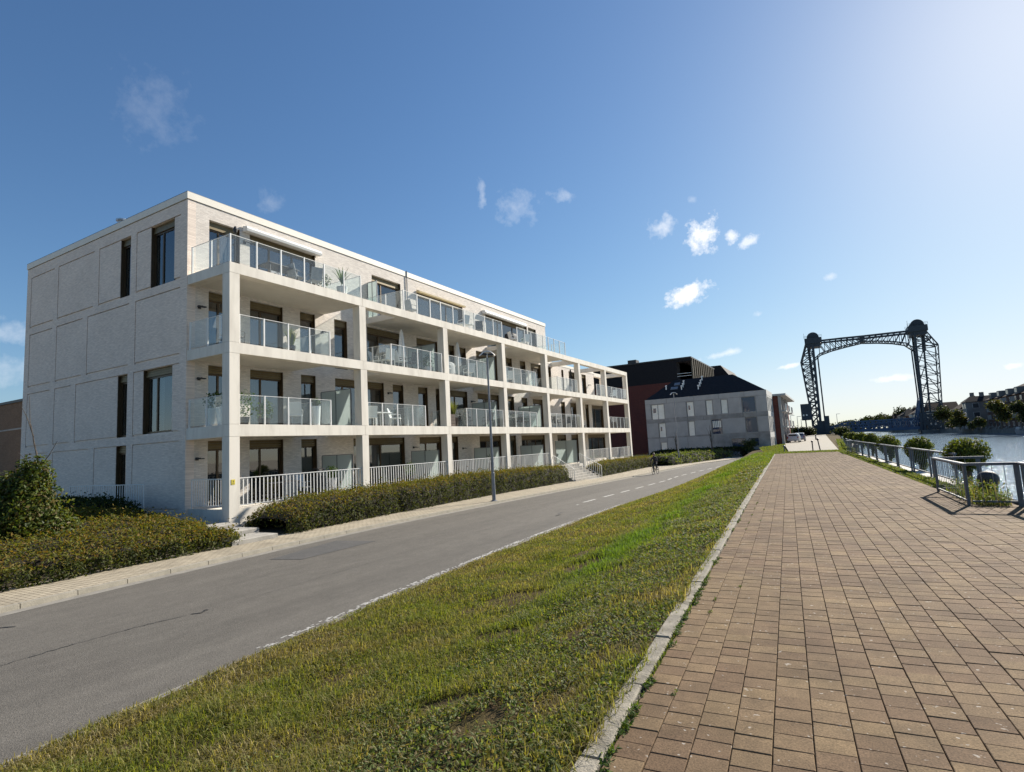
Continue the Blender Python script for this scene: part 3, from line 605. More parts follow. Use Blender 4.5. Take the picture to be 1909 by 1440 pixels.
def window(axis, u0, u1, z0, z1, head=.33, curtain=0, panes=None):
    """frame set back in its opening; the panes are sub-parts"""
    fr = MB(); d0, d1 = .17, .26
    def bx(m, a, c, zl, zh, e0, e1, mi=0):
        if axis == 'x': m.box(XW-e1, XW-e0, a, c, zl, zh, mi)
        else: m.box(a, c, YE+e0, YE+e1, zl, zh, mi)
    zt = z1-head; w = .065
    for s in range(3): bx(fr, u0+.004, u1-.004, zt+s*head/3+.006, zt+(s+1)*head/3-.006, .12+.014*s, .24, 1)
    bx(fr, u0+.002, u0+w, z0, zt, d0, d1); bx(fr, u1-w, u1-.002, z0, zt, d0, d1)
    bx(fr, u0+w, u1-w, zt-.07, zt, d0, d1); bx(fr, u0+w, u1-w, z0, z0+.09, d0, d1)
    n = panes or (1 if u1-u0 < 1.3 else (2 if u1-u0 < 3.4 else 3))
    cut = [u0+w+(u1-u0-2*w)*t for t in ([0, 1], [0, .36, 1], [0, .3, .66, 1])[n-1]]
    for c in cut[1:-1]: bx(fr, c-.04, c+.04, z0+.09, zt-.07, d0, d1)
    # reveal lining
    bx(fr, u0+.001, u0+.02, z0, z1, .03, .17); bx(fr, u1-.02, u1-.001, z0, z1, .03, .17)
    f = fr.build('window', [M_bronze, M_head], B)
    for a, c in zip(cut[:-1], cut[1:]):
        p = MB(); bx(p, a+.01, c-.01, z0+.08, zt-.06, d0+.035, d0+.05); p.build('pane', M_pane, f)
    if curtain:
        p = MB(); c0 = u0+.1 if curtain == 1 else u1-.1-(u1-u0)*.4; nn = max(8, int((u1-u0)*.4/.035)); vs = []
        for i in range(nn+1):
            u = c0+(u1-u0)*.4*i/nn; e = .34+.03*math.sin(i*1.9)
            q = (XW-e, u) if axis == 'x' else (u, YE+e)
            vs += [(q[0], q[1], z0+.03), (q[0], q[1], zt-.02)]
        p.add(vs, [(2*i, 2*i+2, 2*i+3, 2*i+1) for i in range(nn)]); p.build('curtain', M_curt, f)
rw = random.Random(5)
for k in ('top', 'f2', 'f1', 'f0'):
    z0, z1, L = WIN[k]
    for (a, c) in L: window('x', a, c, z0, z1, curtain=rw.choice((0, 0, 0, 1, 2)) if c-a > .8 else 0)
for k, (a, c, z0, z1) in EWIN.items(): window('y', a, c, z0, z1, .3, 1 if k == 'C4' else 0, 1 if c-a < 1 else 2)
# rooms behind the glass, floors, remaining walls, roofs
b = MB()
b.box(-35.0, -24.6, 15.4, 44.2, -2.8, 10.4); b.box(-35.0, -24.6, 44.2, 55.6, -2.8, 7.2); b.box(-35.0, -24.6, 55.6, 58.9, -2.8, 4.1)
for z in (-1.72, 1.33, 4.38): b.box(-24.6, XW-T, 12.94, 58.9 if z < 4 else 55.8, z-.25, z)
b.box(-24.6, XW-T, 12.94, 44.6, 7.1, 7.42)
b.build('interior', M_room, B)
b = MB()
b.box(-35.98, -35.64, 12.94, 59.3, -2.9, 4.2); b.box(-35.98, -35.64, 12.94, 56.2, 4.2, 7.3); b.box(-35.98, -35.64, 12.94, 45, 7.3, 10.62)
b.box(-35.64, XW-T, 58.96, 59.3, -2.9, 4.2); b.box(-35.64, XW-T, 55.86, 56.2, 4.2, 7.3); b.box(-35.64, XW-T, 44.66, 45, 7.3, 10.62)
b.build('wall', M_bry, B)
b = MB(); b.box(-35.9, XW-.1, 12.7, 44.9, 10.4, 10.66); b.box(-35.9, XW-.1, 45, 56.1, 7.1, 7.32); b.box(-35.9, XW-.1, 56.2, 59.2, 4.0, 4.22)
b.build('roof', M_roof, B)
def ring(x0, x1, y0, y1, z0, z1, w, out=.035):
    b = MB(); b.box(x1-w, x1+out, y0-out, y1+out, z0, z1); b.box(x0-out, x0+w, y0-out, y1+out, z0, z1)
    b.box(x0+w, x1-w, y0-out, y0+w, z0, z1); b.box(x0+w, x1-w, y1-w, y1+out, z0, z1); return b
ring(-35.98, XW, 12.6, 45.0, 10.645, 10.93, .4).build('coping', M_coping_m, B)
ring(-35.98, XW, 45.04, 56.2, 7.3, 7.52, .4, .03).build('coping', M_coping_m, B)
ring(-35.98, XW, 56.24, 59.3, 4.2, 4.40, .4, .03).build('coping', M_coping_m, B)
b = MB(); b.box(-36.02, XW+.03, 12.565, 45.03, 10.932, 10.955); b.build('coping_flashing', M_grey, B)
# concrete frame
LEV = [(7.07, 7.467), (4.02, 4.426), (.934, 1.376)]
SLABS = [[(13.03, 19.5), (22.4, 32.85), (34.75, 43.3)], [(13.03, 17.57), (21.4, 30.7), (32.85, 37.55), (41.2, 45.5), (49.9, 58.94)], [(13.03, 17.6), (19.6, 24.2), (26.2, 37.3), (39.4, 47.4), (50.2, 58.94)]]
J = .007
for li, (zb, zt) in enumerate(LEV):
    for i in range(7):
        y0 = PY[i]+.21+J if i else 12.62; y1 = PY[i+1]+.21-J if i < 6 else PY[7]+PWD
        MB().box(XF-.42, XF, y0, y1, zb, zt).build('beam', M_conc, B)
    MB().box(XW+.004, XF-.42-.006, 12.62, 13.02, zb, zt).build('beam', M_conc, B)
    MB().box(XW+.004, XF-.426, PY[7]+.02, PY[7]+PWD, zb, zt).build('beam', M_conc, B)
    for (a, c) in SLABS[li]: MB().box(XW+.002, XF-.424, a, c, zb+.05, zt-.03).build('balcony_slab', M_soffit, B)
for i in (5, 6): MB().box(XW-.3, XF-.426, PY[i]+.02, PY[i]+.4, LEV[0][0]+.01, LEV[0][1]-.01).build('beam', M_conc, B)
MB().box(XW-.4, XW, 56.3, PY[7]+PWD, LEV[0][0], LEV[0][1]-.01).build('beam', M_conc, B)
MB().box(XW-.4, XW, PY[7]+.02, PY[7]+PWD, 4.43, 7.06).build('pillar', M_conc, B)
for i in range(8):
    for (z0, z1) in ((-2.6 if i == 0 else -2.4, .926), (1.384, 4.012), (4.434, 7.062)):
        MB().box(XF-.432, XF-.004, PY[i]+.002, PY[i]+PWD-.002, z0, z1).build('pillar', M_conc, B)
# ground floor terrace on its plinth, entrance stair
b = MB(); b.box(XW+.002, -19.34, 12.72, 59.3, -3.2, -1.68); b.box(-19.34, -18.98, 13.06, 39.5, -3.2, -1.68); b.box(-19.34, -18.98, 44.7, 59.3, -3.2, -1.68); b.build('plinth', M_conc, B)
M_step = pm('step_stone', (.30, .28, .245), (.40, .375, .33), 3, .9, .3, 50)
st = MB().box(-19.3, -18.98, 39.52, 44.68, -3.2, -1.685).build('stair', M_step, B)
for k in range(7): MB().box(-18.975+k*.30, -18.975+(k+1)*.30-.004, 39.62, 44.6, -3.2, -1.685-(k+1)*.165).build('step', M_step, st)
# balustrades
def balustrade(pts, z0, posts=None, h=1.1, w=.05):
    """pts: 2-D polyline with a post at every point; one glass pane between neighbours"""
    m = MB()
    for (x, y) in pts: m.box(x-w*.55, x+w*.55, y-w*.5, y+w*.5, z0, z0+h+.015)
    for (p, q) in zip(pts[:-1], pts[1:]): m.bar((p[0], p[1], z0+h), (q[0], q[1], z0+h), .022, .018)
    o = m.build('balustrade', M_white, B)
    for (p, q) in zip(pts[:-1], pts[1:]):
        d = Vector((q[0]-p[0], q[1]-p[1], 0)); L = d.length; d /= L
        a = Vector((p[0], p[1], 0))+d*.035; c = Vector((q[0], q[1], 0))-d*.035
        g = MB().bar((a.x, a.y, z0+.06+(h-.08)/2), (c.x, c.y, z0+.06+(h-.08)/2), .014, h-.09); g.build('glass_pane', M_bal, o)
XB = XF-.07
fr = lambda ys: [(XB, y) for y in ys]
Zt, Z2, Z1 = 7.467, 4.426, 1.376
balustrade([(XW+.22, 12.68), (-20.12, 12.68)]+fr([12.69, 13.81, 14.93, 16.1, 17.19, 18.35, 19.42])+[(-20.2, 19.42), (XW+.1, 19.42)], Zt)
balustrade([(XW+.1, 22.52), (-20.2, 22.52)]+fr([22.53, 23.64, 24.78, 25.76, 26.98, 28.15, 29.31, 30.48, 31.56, 32.7]), Zt)
balustrade(fr([34.85, 36.0, 37.0, 37.98, 39.0, 39.98, 41.04, 42.09, 43.2])+[(-20.2, 43.2), (XW+.1, 43.2), (XW-1.3, 43.2+1.7)], Zt)
balustrade([(XW+.12, 12.68), (-20.33, 12.68), (XF-.45, 12.68)], Z2)
balustrade(fr([13.06, 14.12, 15.25, 16.33, 17.44])+[(-20.2, 17.44), (XW+.1, 17.44)], Z2)
balustrade([(XW+.1, 21.43), (-20.2, 21.43)]+fr([21.44, 22.4, 23.53, 24.63, 25.66]), Z2)
balustrade(fr([26.32, 27.33, 28.37, 29.34, 30.51])+[(-20.2, 30.51), (XW+.1, 30.51)], Z2)
balustrade(fr([32.96, 34.0, 35.1, 36.3, 37.39])+[(-20.2, 37.39), (XW+.1, 37.39)], Z2)
balustrade([(XW+.1, 41.26), (-20.2, 41.26)]+fr([41.27, 42.2, 43.2, 44.2, 45.3]), Z2)
balustrade(fr([49.98, 51.0, 52.1]), Z2); balustrade(fr([52.8, 54.2, 55.6, 57.2, 58.7]), Z2)
balustrade([(XW+.12, 12.68), (-20.36, 12.68), (XF-.45, 12.68)], Z1)
balustrade(fr([13.05, 14.13, 15.22, 16.32, 17.43])+[(-20.2, 17.43), (XW+.1, 17.43)], Z1)
balustrade(fr([19.68, 20.69, 21.78, 22.96, 24.02])+[(-20.2, 24.02), (XW+.1, 24.02)], Z1)
balustrade([(XW+.1, 27.97), (-20.2, 27.97)]+fr([27.98, 29.05, 30.15, 31.28, 32.25]), Z1)
balustrade(fr([32.95, 34.0, 35.08, 36.11, 37.2])+[(-20.2, 37.2), (XW+.1, 37.2)], Z1)
balustrade(fr([39.6, 40.6, 41.6, 42.5, 43.5, 44.5, 45.5]), Z1); balustrade(fr([52.9, 54.0, 55.1, 56.2, 57.4, 58.8]), Z1)
# frosted privacy screens between neighbours
def screen(y, z0, x0=XW+.15, x1=-19.45, h=1.75, fence=True):
    m = MB(); xm = (x0+x1)/2
    for x in (x0, xm, x1): m.box(x-.02, x+.02, y-.02, y+.02, z0, z0+h)
    m.box(x0, x1, y-.018, y+.018, z0+h, z0+h+.03); o = m.build('privacy_screen', M_grey, B)
    for a, c in ((x0, xm), (xm, x1)): MB().box(a+.025, c-.025, y-.008, y+.008, z0+.04, z0+h-.01).build('glass_pane', M_frost, o)
for k in range(4):
    y = PY[k+1]-.12
    screen(y, -1.66, h=1.72)
    if k in (0, 2, 3): screen(y, Z1)
    if k in (1, 2): screen(y, Z2)
screen(22.62, Zt, x0=XW+.02, x1=-20.9, h=2.0)
b = MB()
for x in (-21.3, -20.3, -19.3): b.box(x-.02, x+.02, 45.1, 45.14, -1.67, .35)
o = b.build('privacy_screen', M_grey, B)
for a, c in ((-21.28, -20.32), (-20.28, -19.32)): MB().box(a, c, 45.11, 45.13, -1.6, .33).build('glass_pane', M_frost, o)
# ground floor railings: every bar a piece of its own
bar_me = None
def railing(p, q, z0, h, step=.17, zq=None, name='railing', parent=None, mat=M_white):
    global bar_me
    parent = parent or B; p, q = Vector((p[0], p[1], z0)), Vector((q[0], q[1], z0 if zq is None else zq))
    m = MB(); U = Vector((0, 0, h)); d = (q-p); L = Vector((d.x, d.y, 0)).length; d.normalize()
    m.bar(p+U, q+U, .05, .03); m.bar(p+Vector((0, 0, .06)), q+Vector((0, 0, .06)), .035, .015)
    npost = max(2, int(L/2)+1)
    for i in range(npost):
        c = p.lerp(q, i/(npost-1)) if npost > 1 else p; m.bar(c-Vector((0, 0, .06)), c+U, .05, .03)
    o = m.build(name, mat, parent)
    n = int(L/step)
    org = ORG[B.name] if parent is B else ORG[parent.name]
    if bar_me is None:
        t = MB().box(-.006, .006, -.018, .018, 0, .93); bar_me = bpy.data.meshes.new('baluster'); bar_me.from_pydata(t.v, [], t.f); bar_me.materials.append(mat)
    for i in range(1, n):
        c = p.lerp(q, i/n); bo = bpy.data.objects.new('baluster', bar_me); col.objects.link(bo); bo.parent = o
        bo.location = c+Vector((0, 0, .06))-org; bo.scale.z = (h-.06)/.93; bo.rotation_euler.z = math.atan2(d.y, d.x)-math.pi/2
    return o
for i in range(7):
    if i != 4: railing((XF-.09, PY[i]+.45), (XF-.09, PY[i+1]-.03), -1.62, 1.03)
railing((XW+.27, 12.7), (XF-.47, 12.7), -1.62, 1.03, .14)
railing((-18.9, 39.56), (-17.25, 39.56), -1.75, .95, .16, -2.85); railing((-18.9, 44.64), (-17.0, 44.64), -1.75, .95, .16, -2.85)
# awning cassettes, downpipe, wall lamps
for (y0, y1, z) in ((15.0, 19.15, 10.02), (34.4, 40.75, 9.93)):
    a = MB().prism([(XW+.03, z), (XW+.33, z-.02), (XW+.36, z+.08), (XW+.30, z+.2), (XW+.03, z+.24)], 'y', y0, y1); fixn(a.build('awning', M_white, B))
M_yellow_lit = pm('yellow_lit_cassette', (.62, .50, .27), (.68, .55, .32), 3, .8)  # yellow light on this awning cassette is put into its colour
fixn(MB().prism([(XW+.03, 9.86), (XW+.28, 9.84), (XW+.30, 9.92), (XW+.03, 10.0)], 'y', 26.85, 31.9).build('awning', M_yellow_lit, B))
MB().tube([(XW+.05, 25.95, 7.5), (XW+.05, 25.95, 11.0)], .03).build('downpipe', M_grey, B)
for (y, z) in ((13.1, 6.25), (13.1, 3.35), (13.05, .2), (15.1, 9.55), (19.4, 6.2), (24.05, 3.4), (32.5, 3.3), (41.3, 3.25), (26.1, .3), (31.2, .1), (49.3, .2), (54.6, 6.0)):
    m = MB(); m.box(XW+.002, XW+.03, y-.06, y+.06, z-.06, z+.06); m.bar((XW+.02, y, z), (XW+.22, y, z+.02), .05, .04); m.box(XW+.12, XW+.25, y-.16, y+.16, z-.02, z+.02); m.build('wall_lamp', M_dark, B)
# yellow hydrant plate on the corner pillar
M_yel = pm('yellow_plate', (.62, .50, .05), (.66, .54, .07), 6, .5)
pl = MB().box(XF-.003, XF+.008, 12.70, 12.84, -.80, -.62).build('sign_plate', M_yel, B)
b = MB(); b.box(XF+.008, XF+.0095, 12.73, 12.81, -.76, -.745); b.box(XF+.008, XF+.0095, 12.755, 12.785, -.72, -.66); b.build('sign_print', M_dark, pl)
M_steel = pm('galvanised_steel', (.42, .43, .44), (.55, .56, .57), 8, .35, metal=.8)
v = MB(); v.lathe([(.17, 10.9), (.17, 11.45), (.21, 11.46), (.21, 11.6), (.15, 11.62), (.15, 11.72), (.25, 11.73), (.25, 11.8), (.05, 11.88)], (-28.5, 13.5, 0), 20)
v.build('flue', M_steel, B)

# white guard rail in front of the side facade
G = thing('guard_rail', 'low white bar railing in front of the shaded side facade', 'railing', (-26, 11.8, -1.8), world=True)
railing((-28.7, 11.8), (-22.9, 11.8), -1.66, 1.0, .17, name='rail_frame', parent=G)

# stone steps at the corner pillar
for (x0, x1, y0, y1, z, lab) in ((-17.05, -15.95, 10.75, 12.35, -2.36, 'lowest pale stone step below the corner pillar, nearest the pavement'), (-18.15, -17.1, 11.0, 12.5, -2.23, 'middle stone step between corner pillar and pavement'), (-19.6, -18.2, 10.9, 12.5, -2.10, 'highest stone step, right at the foot of the corner pillar')):
    b = MB(); b.bbox(x0, x1, y0, y1, -2.75, z, .02); props(b.build('stone_step', M_step), lab, 'step', 'stone steps at the building corner')
# ------------------------------------------------------------------ things on the balconies
M_sling = pm('grey_sling', (.30, .30, .30), (.36, .36, .355), 6, .8)
M_black = pm('black_fabric', (.018, .018, .02), (.03, .03, .032), 6, .7)
M_plastic = pm('white_plastic', (.66, .66, .64), (.72, .72, .70), 4, .4)
M_beige = pm('beige_canvas', (.52, .45, .35), (.60, .52, .41), 3, .9)
M_terr = pm('pot_white', (.60, .58, .55), (.68, .66, .63), 5, .5)
M_wood = pm('dark_wood', (.05, .035, .024), (.075, .05, .035), 3, .7, stretch=(1, 8, 8))
def chair_proto(name, label, m_seat, m_leg):
    t = thing(name, label, 'chair', (0, 0, 0))
    b = MB(); b.bbox(-.26, .27, -.27, .27, .41, .46, .015); b.build('seat', m_seat, t)
    b = MB(); b.add([(-.24, -.26, .46), (-.20, -.26, .46), (-.20, .26, .46), (-.24, .26, .46), (-.37, -.25, .96), (-.335, -.25, .97), (-.335, .25, .97), (-.37, .25, .96)],
                    [(0, 3, 2, 1), (4, 5, 6, 7), (0, 1, 5, 4), (1, 2, 6, 5), (2, 3, 7, 6), (3, 0, 4, 7)]); b.build('backrest', m_seat, t)
    for s in (-1, 1):
        MB().tube([(.26, s*.25, 0), (.22, s*.26, .42)], .016, 6).build('leg', m_leg, t)
        MB().tube([(-.30, s*.25, 0), (-.22, s*.26, .45)], .016, 6).build('leg', m_leg, t)
        MB().tube([(.23, s*.275, .42), (.22, s*.285, .64), (-.26, s*.275, .66)], .016, 6).build('armrest', m_leg, t)
    return t
def table_proto(name, label, m_top, m_leg, L=1.5, W=.85):
    t = thing(name, label, 'table', (0, 0, 0))
    MB().bbox(-W/2, W/2, -L/2, L/2, .71, .75, .012).build('tabletop', m_top, t)
    for sx in (-1, 1):
        for sy in (-1, 1): MB().box(sx*(W/2-.07)-.025, sx*(W/2-.07)+.025, sy*(L/2-.08)-.025, sy*(L/2-.08)+.025, 0, .71).build('leg', m_leg, t)
    return t
def parasol_proto(name, label, mc, h=2.35):
    t = thing(name, label, 'parasol', (0, 0, 0))
    MB().lathe([(.24, 0), (.24, .06), (.05, .09), (.05, .3)], n=14).build('base', M_dark, t)
    MB().tube([(0, 0, .08), (0, 0, h-.05)], .02, 8).build('pole', M_white, t)
    m = MB(); prof = [(.03, h), (.07, h-.15), (.11, h-.6), (.15, h-1.1), (.17, h-1.45), (.12, h-1.55)]; n = 16; vs = []
    for r, z in prof: vs += [(r*(1+.25*math.cos(k*math.pi))*math.cos(2*math.pi*k/n), r*(1+.25*math.cos(k*math.pi))*math.sin(2*math.pi*k/n), z) for k in range(n)]
    m.add(vs, [(i*n+k, (i+1)*n+k, (i+1)*n+(k+1) % n, i*n+(k+1) % n) for i in range(len(prof)-1) for k in range(n)]); m.build('canopy', mc, t)
    return t
first = {}
def place(proto, key, x, y, z, rz, label, group):
    if key not in first: first[key] = o = proto(); fresh = True
    else: o = copy_tree(first[key])
    o.location = (x, y, z); o.rotation_euler = (0, 0, rz); o['label'] = label
    if group: o['group'] = group
    return o
CG, CW, CB = (lambda: chair_proto('garden_chair', '', M_sling, M_grey)), (lambda: chair_proto('garden_chair', '', M_plastic, M_plastic)), (lambda: chair_proto('garden_chair', '', M_black, M_dark))
TD, TW = (lambda: table_proto('garden_table', '', M_dark, M_dark)), (lambda: table_proto('garden_table', '', M_plastic, M_plastic, 1.2, .8))
FLN = {Zt: 'top terrace', Z2: 'second-floor balcony', Z1: 'first-floor balcony', -1.66: 'ground-floor terrace'}
g1 = 'chairs on the balconies'
for (k, p, x, y, z, rz, lab) in [
    ('g', CG, -19.75, 16.35, Zt, math.pi/2, 'grey sling chair beside the dark table on the top terrace, nearer the corner'),
    ('g', CG, -19.55, 17.15, Zt, math.pi*.9, 'grey sling chair at the glass between the dark table and the potted palm'),
    ('g', CG, -20.5, 16.1, Zt, 0, 'grey sling chair behind the dark table, by the terrace windows'),
    ('b', CB, -20.6, 13.7, Z2, -1.2, 'black lounge chair in the corner of the second-floor balcony, behind the end glass'),
    ('b', CB, -19.9, 13.5, Z2, 1.9, 'black lounge chair beside the corner pillar on the second-floor balcony'),
    ('w', CW, -19.5, 16.0, Z1, 2.4, 'white chair among the plants on the corner first-floor balcony'),
    ('w', CW, -20.4, 21.9, Z2, .4, 'white chair nearest the balcony side glass, second floor, second bay'),
    ('w', CW, -19.7, 22.0, Z2, 2.8, 'white chair against the front glass, second floor, second bay, left of the parasol'),
    ('w', CW, -19.6, 22.9, Z2, 1.2, 'white chair directly below the white folded parasol, second bay'),
    ('b', CB, -19.5, 23.7, Z2, 3.0, 'black chair right of the white parasol, second floor, second bay'),
    ('w', CW, -19.5, 20.4, Z1, 2.7, 'white chair behind the front glass, first floor, second bay'),
    ('w', CW, -19.6, 22.3, Z1, .5, 'white chair at the small white table, first floor, second bay'),
    ('w', CW, -19.6, 26.9, Z2, 1.8, 'white chair next to the covered barbecue, second floor, third bay'),
    ('w', CW, -19.6, 29.4, Z2, 2.7, 'white chair right of the folded parasol, second floor, third bay'),
    ('g', CG, -19.7, 24.1, Zt, 1.4, 'grey chair left end of the second top terrace, beside the divider'),
    ('b', CB, -19.8, 31.1, Zt, 2.2, 'black chair on the top terrace above the fourth pillar'),
    ('w', CW, -19.6, 29.0, Zt, 2.9, 'white chair on the top terrace, middle of the window under the yellow-lit awning box'),
    ('w', CW, -19.7, 35.6, Zt, 1.0, 'white chair on the far top terrace under the white awning box'),
    ('w', CW, -19.6, 37.2, Zt, 2.6, 'white chair on the far top terrace beyond the black open door'),
    ('b', CB, -19.6, 28.5, Z1, 2.6, 'black chair just inside the glass end, first floor, third bay'),
    ('b', CB, -20.0, 29.6, Z1, .6, 'black chair right of the black table, first floor, third bay'),
    ('b', CB, -19.5, 31.2, Z1, 2.9, 'black chair next to the frosted screen, first floor, third bay'),
    ('b', CB, -19.6, 33.4, Z1, 1.7, 'black chair by the pillar, first floor, fourth bay'),
    ('b', CB, -19.5, 35.3, Z1, 2.8, 'black chair in the middle of the fourth bay, first floor'),
    ('b', CB, -19.6, 36.5, Z1, .9, 'black chair at the glass end of the fourth bay, first floor'),
    ('b', CB, -19.6, 40.6, Z1, 2.0, 'black chair left on the long first-floor balcony, fifth bay'),
    ('b', CB, -19.6, 42.3, Z1, 1.1, 'black chair centre of the long first-floor balcony, fifth bay'),
    ('b', CB, -19.6, 44.2, Z1, 2.7, 'black chair right end of the long first-floor balcony, fifth bay'),
    ('w', CW, -19.6, 34.6, Z2, 2.4, 'white chair behind the glass, second floor, fourth bay'),
    ('w', CW, -19.6, 56.6, Z2, 2.4, 'white chair on the farthest second-floor balcony beside the end pillar'),
    ('w', CW, -20.0, 16.9, -1.66, .2, 'white chair behind the railing on the corner ground-floor terrace')]:
    place(p, k, x, y, z, rz, lab, g1)
g2 = 'tables on the balconies'
for (k, p, x, y, z, lab) in [('td', TD, -20.0, 15.6, Zt, 'dark table on the top corner terrace behind the glass'), ('td', TD, -20.3, 29.1, Z1, 'black table on the first-floor balcony, third bay'),
    ('tw', TW, -20.1, 21.6, Z1, 'small white table on the first-floor balcony, second bay'), ('td', TD, -20.2, 43.2, Z1, 'black table on the long first-floor balcony of the fifth bay'),
    ('td', TD, -20.1, 34.6, Z1, 'black table between black chairs, first floor, fourth bay'), ('td', TD, -20.2, 15.7, -1.66, 'dark table on the corner ground-floor terrace behind the railing'),
    ('tw', TW, -20.3, 30.2, Zt, 'white table on the top terrace under the yellow-lit awning box')]:
    place(p, k, x, y, z, 0, lab, g2)
PWm, PBm = (lambda: parasol_proto('folded_parasol', '', M_plastic)), (lambda: parasol_proto('folded_parasol', '', M_beige))
PDm = lambda: parasol_proto('folded_parasol', '', M_black)
g3 = 'folded parasols on the balconies'
for (k, p, x, y, z, lab) in [('pw', PWm, -20.1, 23.6, Z2, 'white folded parasol on the second-floor balcony, second bay'), ('pw', PWm, -20.0, 28.8, Z2, 'white folded parasol on the second-floor balcony, third bay, behind the street lamp'),
    ('pb', PBm, -20.2, 34.3, Z1, 'beige folded parasol on the first-floor balcony, fourth bay'), ('pd', PDm, -20.2, 46.9, Z2, 'black folded parasol on the second floor beside the fifth bay'),
    ('pb', PBm, -20.0, 48.9, Z1, 'beige folded parasol in front of the doors, first floor, sixth bay'), ('pb', PBm, -20.0, 41.2, Z1, 'beige folded parasol on the long first-floor balcony, fifth bay')]:
    place(p, k, x, y, z, 0, lab, g3)
# potted plants
LEAF = leaf_mat('leaf', .4, .6, .15); LEAFG = leaf_mat('glossy_leaf', .35, .5, .18); GRASS = leaf_mat('grass_blade', .45, .6, .15)
def tint(k, cols, r=rng, v=.25):
    cols = np.array(cols, float); i = r.integers(0, len(cols), k); c = cols[i]
    return c*(1+v*r.uniform(-1, 1, (k, 1)))
GREENS = [(.045, .085, .022), (.06, .10, .03), (.035, .065, .02), (.075, .11, .035)]
def blob_leaves(n, c, rad, size, cols, shell=.55, flat=1, asp=.55, ph=0., lump=.22):
    d = norm(rng.normal(size=(n, 3))); r = (shell+(1-shell)*rng.random(n))[:, None]
    r = r*(1+lump*wob(d*2.2, 1, ph)[:, None])
    return leaves(np.array(c)+d*r*np.array(rad), d, size, asp, tint(n, cols))
def pot_plant(x, y, z, label, kind='bush', h=.8, pot=(.22, .42), mp=None, group='potted plants on the balconies'):
    t = thing('potted_plant', label, 'potted plant', (x, y, z), 0, group)
    MB().lathe([(pot[0]*.75, 0), (pot[0], pot[1]), (pot[0]*.9, pot[1]), (pot[0]*.85, pot[1]-.05)], n=16).build('pot', mp or M_terr, t)
    if kind == 'bush':
        V, F, c = blob_leaves(260, (0, 0, pot[1]+h*.45), (h*.5, h*.5, h*.55), .10, GREENS)
        np_mesh('foliage', V, [F], LEAF, t, c)
    elif kind == 'palm':
        m = []; vv = []; ff = []; cc = []; k0 = 0
        for i in range(26):
            a = rng.uniform(0, 6.28); lean = rng.uniform(.3, 1.1); L = h*rng.uniform(.7, 1.1); pts = []
            for s in np.linspace(0, 1, 6): pts.append((math.cos(a)*lean*s*L*.7, math.sin(a)*lean*s*L*.7, pot[1]+.15+L*(s-.45*lean*s*s)))
            for s in range(6):
                w = .035*(1-s/5.5); px, py, pz = pts[s]; vv += [(px-math.sin(a)*w, py+math.cos(a)*w, pz), (px+math.sin(a)*w, py-math.cos(a)*w, pz)]
            ff += [(k0+2*s, k0+2*s+1, k0+2*s+3, k0+2*s+2) for s in range(5)]; k0 += 12
            cc += [list(tint(1, GREENS)[0])]*12
        np_mesh('fronds', np.array(vv), [np.array(ff)], LEAF, t, np.array(cc))
    else:
        n = 160; a = rng.uniform(0, 6.28, n); L = h*rng.uniform(.6, 1.1, n); le = rng.uniform(.05, .5, n); w = .012
        b0 = np.stack([np.cos(a)*.08, np.sin(a)*.08, np.full(n, pot[1])], 1); tip = np.stack([np.cos(a)*le*L, np.sin(a)*le*L, pot[1]+L], 1); mid = (b0+tip)/2+np.array([0, 0, .08]); s = np.stack([-np.sin(a), np.cos(a), 0*a], 1)*w
        V = np.stack([b0-s, b0+s, mid+s, mid-s, tip], 1).reshape(-1, 3); i = np.arange(n)[:, None]*5
        c = np.repeat(tint(n, [(.16, .18, .06), (.20, .20, .08), (.11, .14, .05)]), 5, 0)
        np_mesh('blades', V, [i+np.array([[0, 1, 2, 3]]), i+np.array([[3, 2, 4]])], GRASS, t, c)
    return t
pot_plant(-19.5, 18.75, Zt, 'potted palm in a white pot at the right end of the top corner terrace', 'palm', 1.0, (.26, .5))
pot_plant(-20.0, 17.95, Zt, 'bushy green shrub in a pot left of the palm on the top terrace', 'bush', .9, (.25, .35), M_grey)
pot_plant(-19.4, 15.75, Z2, 'pale ornamental grass in a pot on the corner second-floor balcony', 'grass', .75, (.18, .3), M_dark)
pot_plant(-19.35, 13.5, Z1, 'leafy bush in a pot right of the corner pillar, first floor', 'bush', 1.05, (.22, .3), M_dark)
pot_plant(-19.5, 14.5, Z1, 'second leafy bush behind the glass of the corner first-floor balcony', 'bush', .8, (.25, .28), M_dark)
pot_plant(-20.7, 13.15, Z1, 'bush on top of the left white planter, end of the first-floor balcony', 'bush', .7, (.3, .72), M_plastic)
pot_plant(-20.0, 13.15, Z1, 'bush on the right white planter beside the corner pillar', 'bush', .6, (.3, .72), M_plastic)
pot_plant(-19.4, 17.0, Z1, 'tall white cylinder pot with a small plant at the glass end, first floor', 'bush', .35, (.2, .85), M_plastic)
pot_plant(-19.5, 27.3, Z1, 'tall straw-coloured grass in a dark box beside the third pillar', 'grass', 1.0, (.34, .55), M_wood)
pot_plant(-19.3, 17.75, -1.66, 'dark flowering plant standing behind the corner ground-floor railing', 'bush', .55, (.2, .75), M_terr)
pot_plant(-19.5, 23.2, -1.66, 'dark bush behind the railing, ground floor, second bay', 'bush', .7, (.25, .5), M_dark)
pot_plant(-19.6, 25.2, Z2, 'leafy plant against the frosted screen, second floor, second bay', 'bush', .8, (.22, .35), M_terr)
pot_plant(-20.4, 38.6, Zt, 'tall plant on the far top terrace', 'palm', .9, (.22, .4))
pot_plant(-19.6, 31.5, -1.66, 'small dark plant by the screen, ground floor, third bay', 'palm', .6, (.2, .75), M_dark)
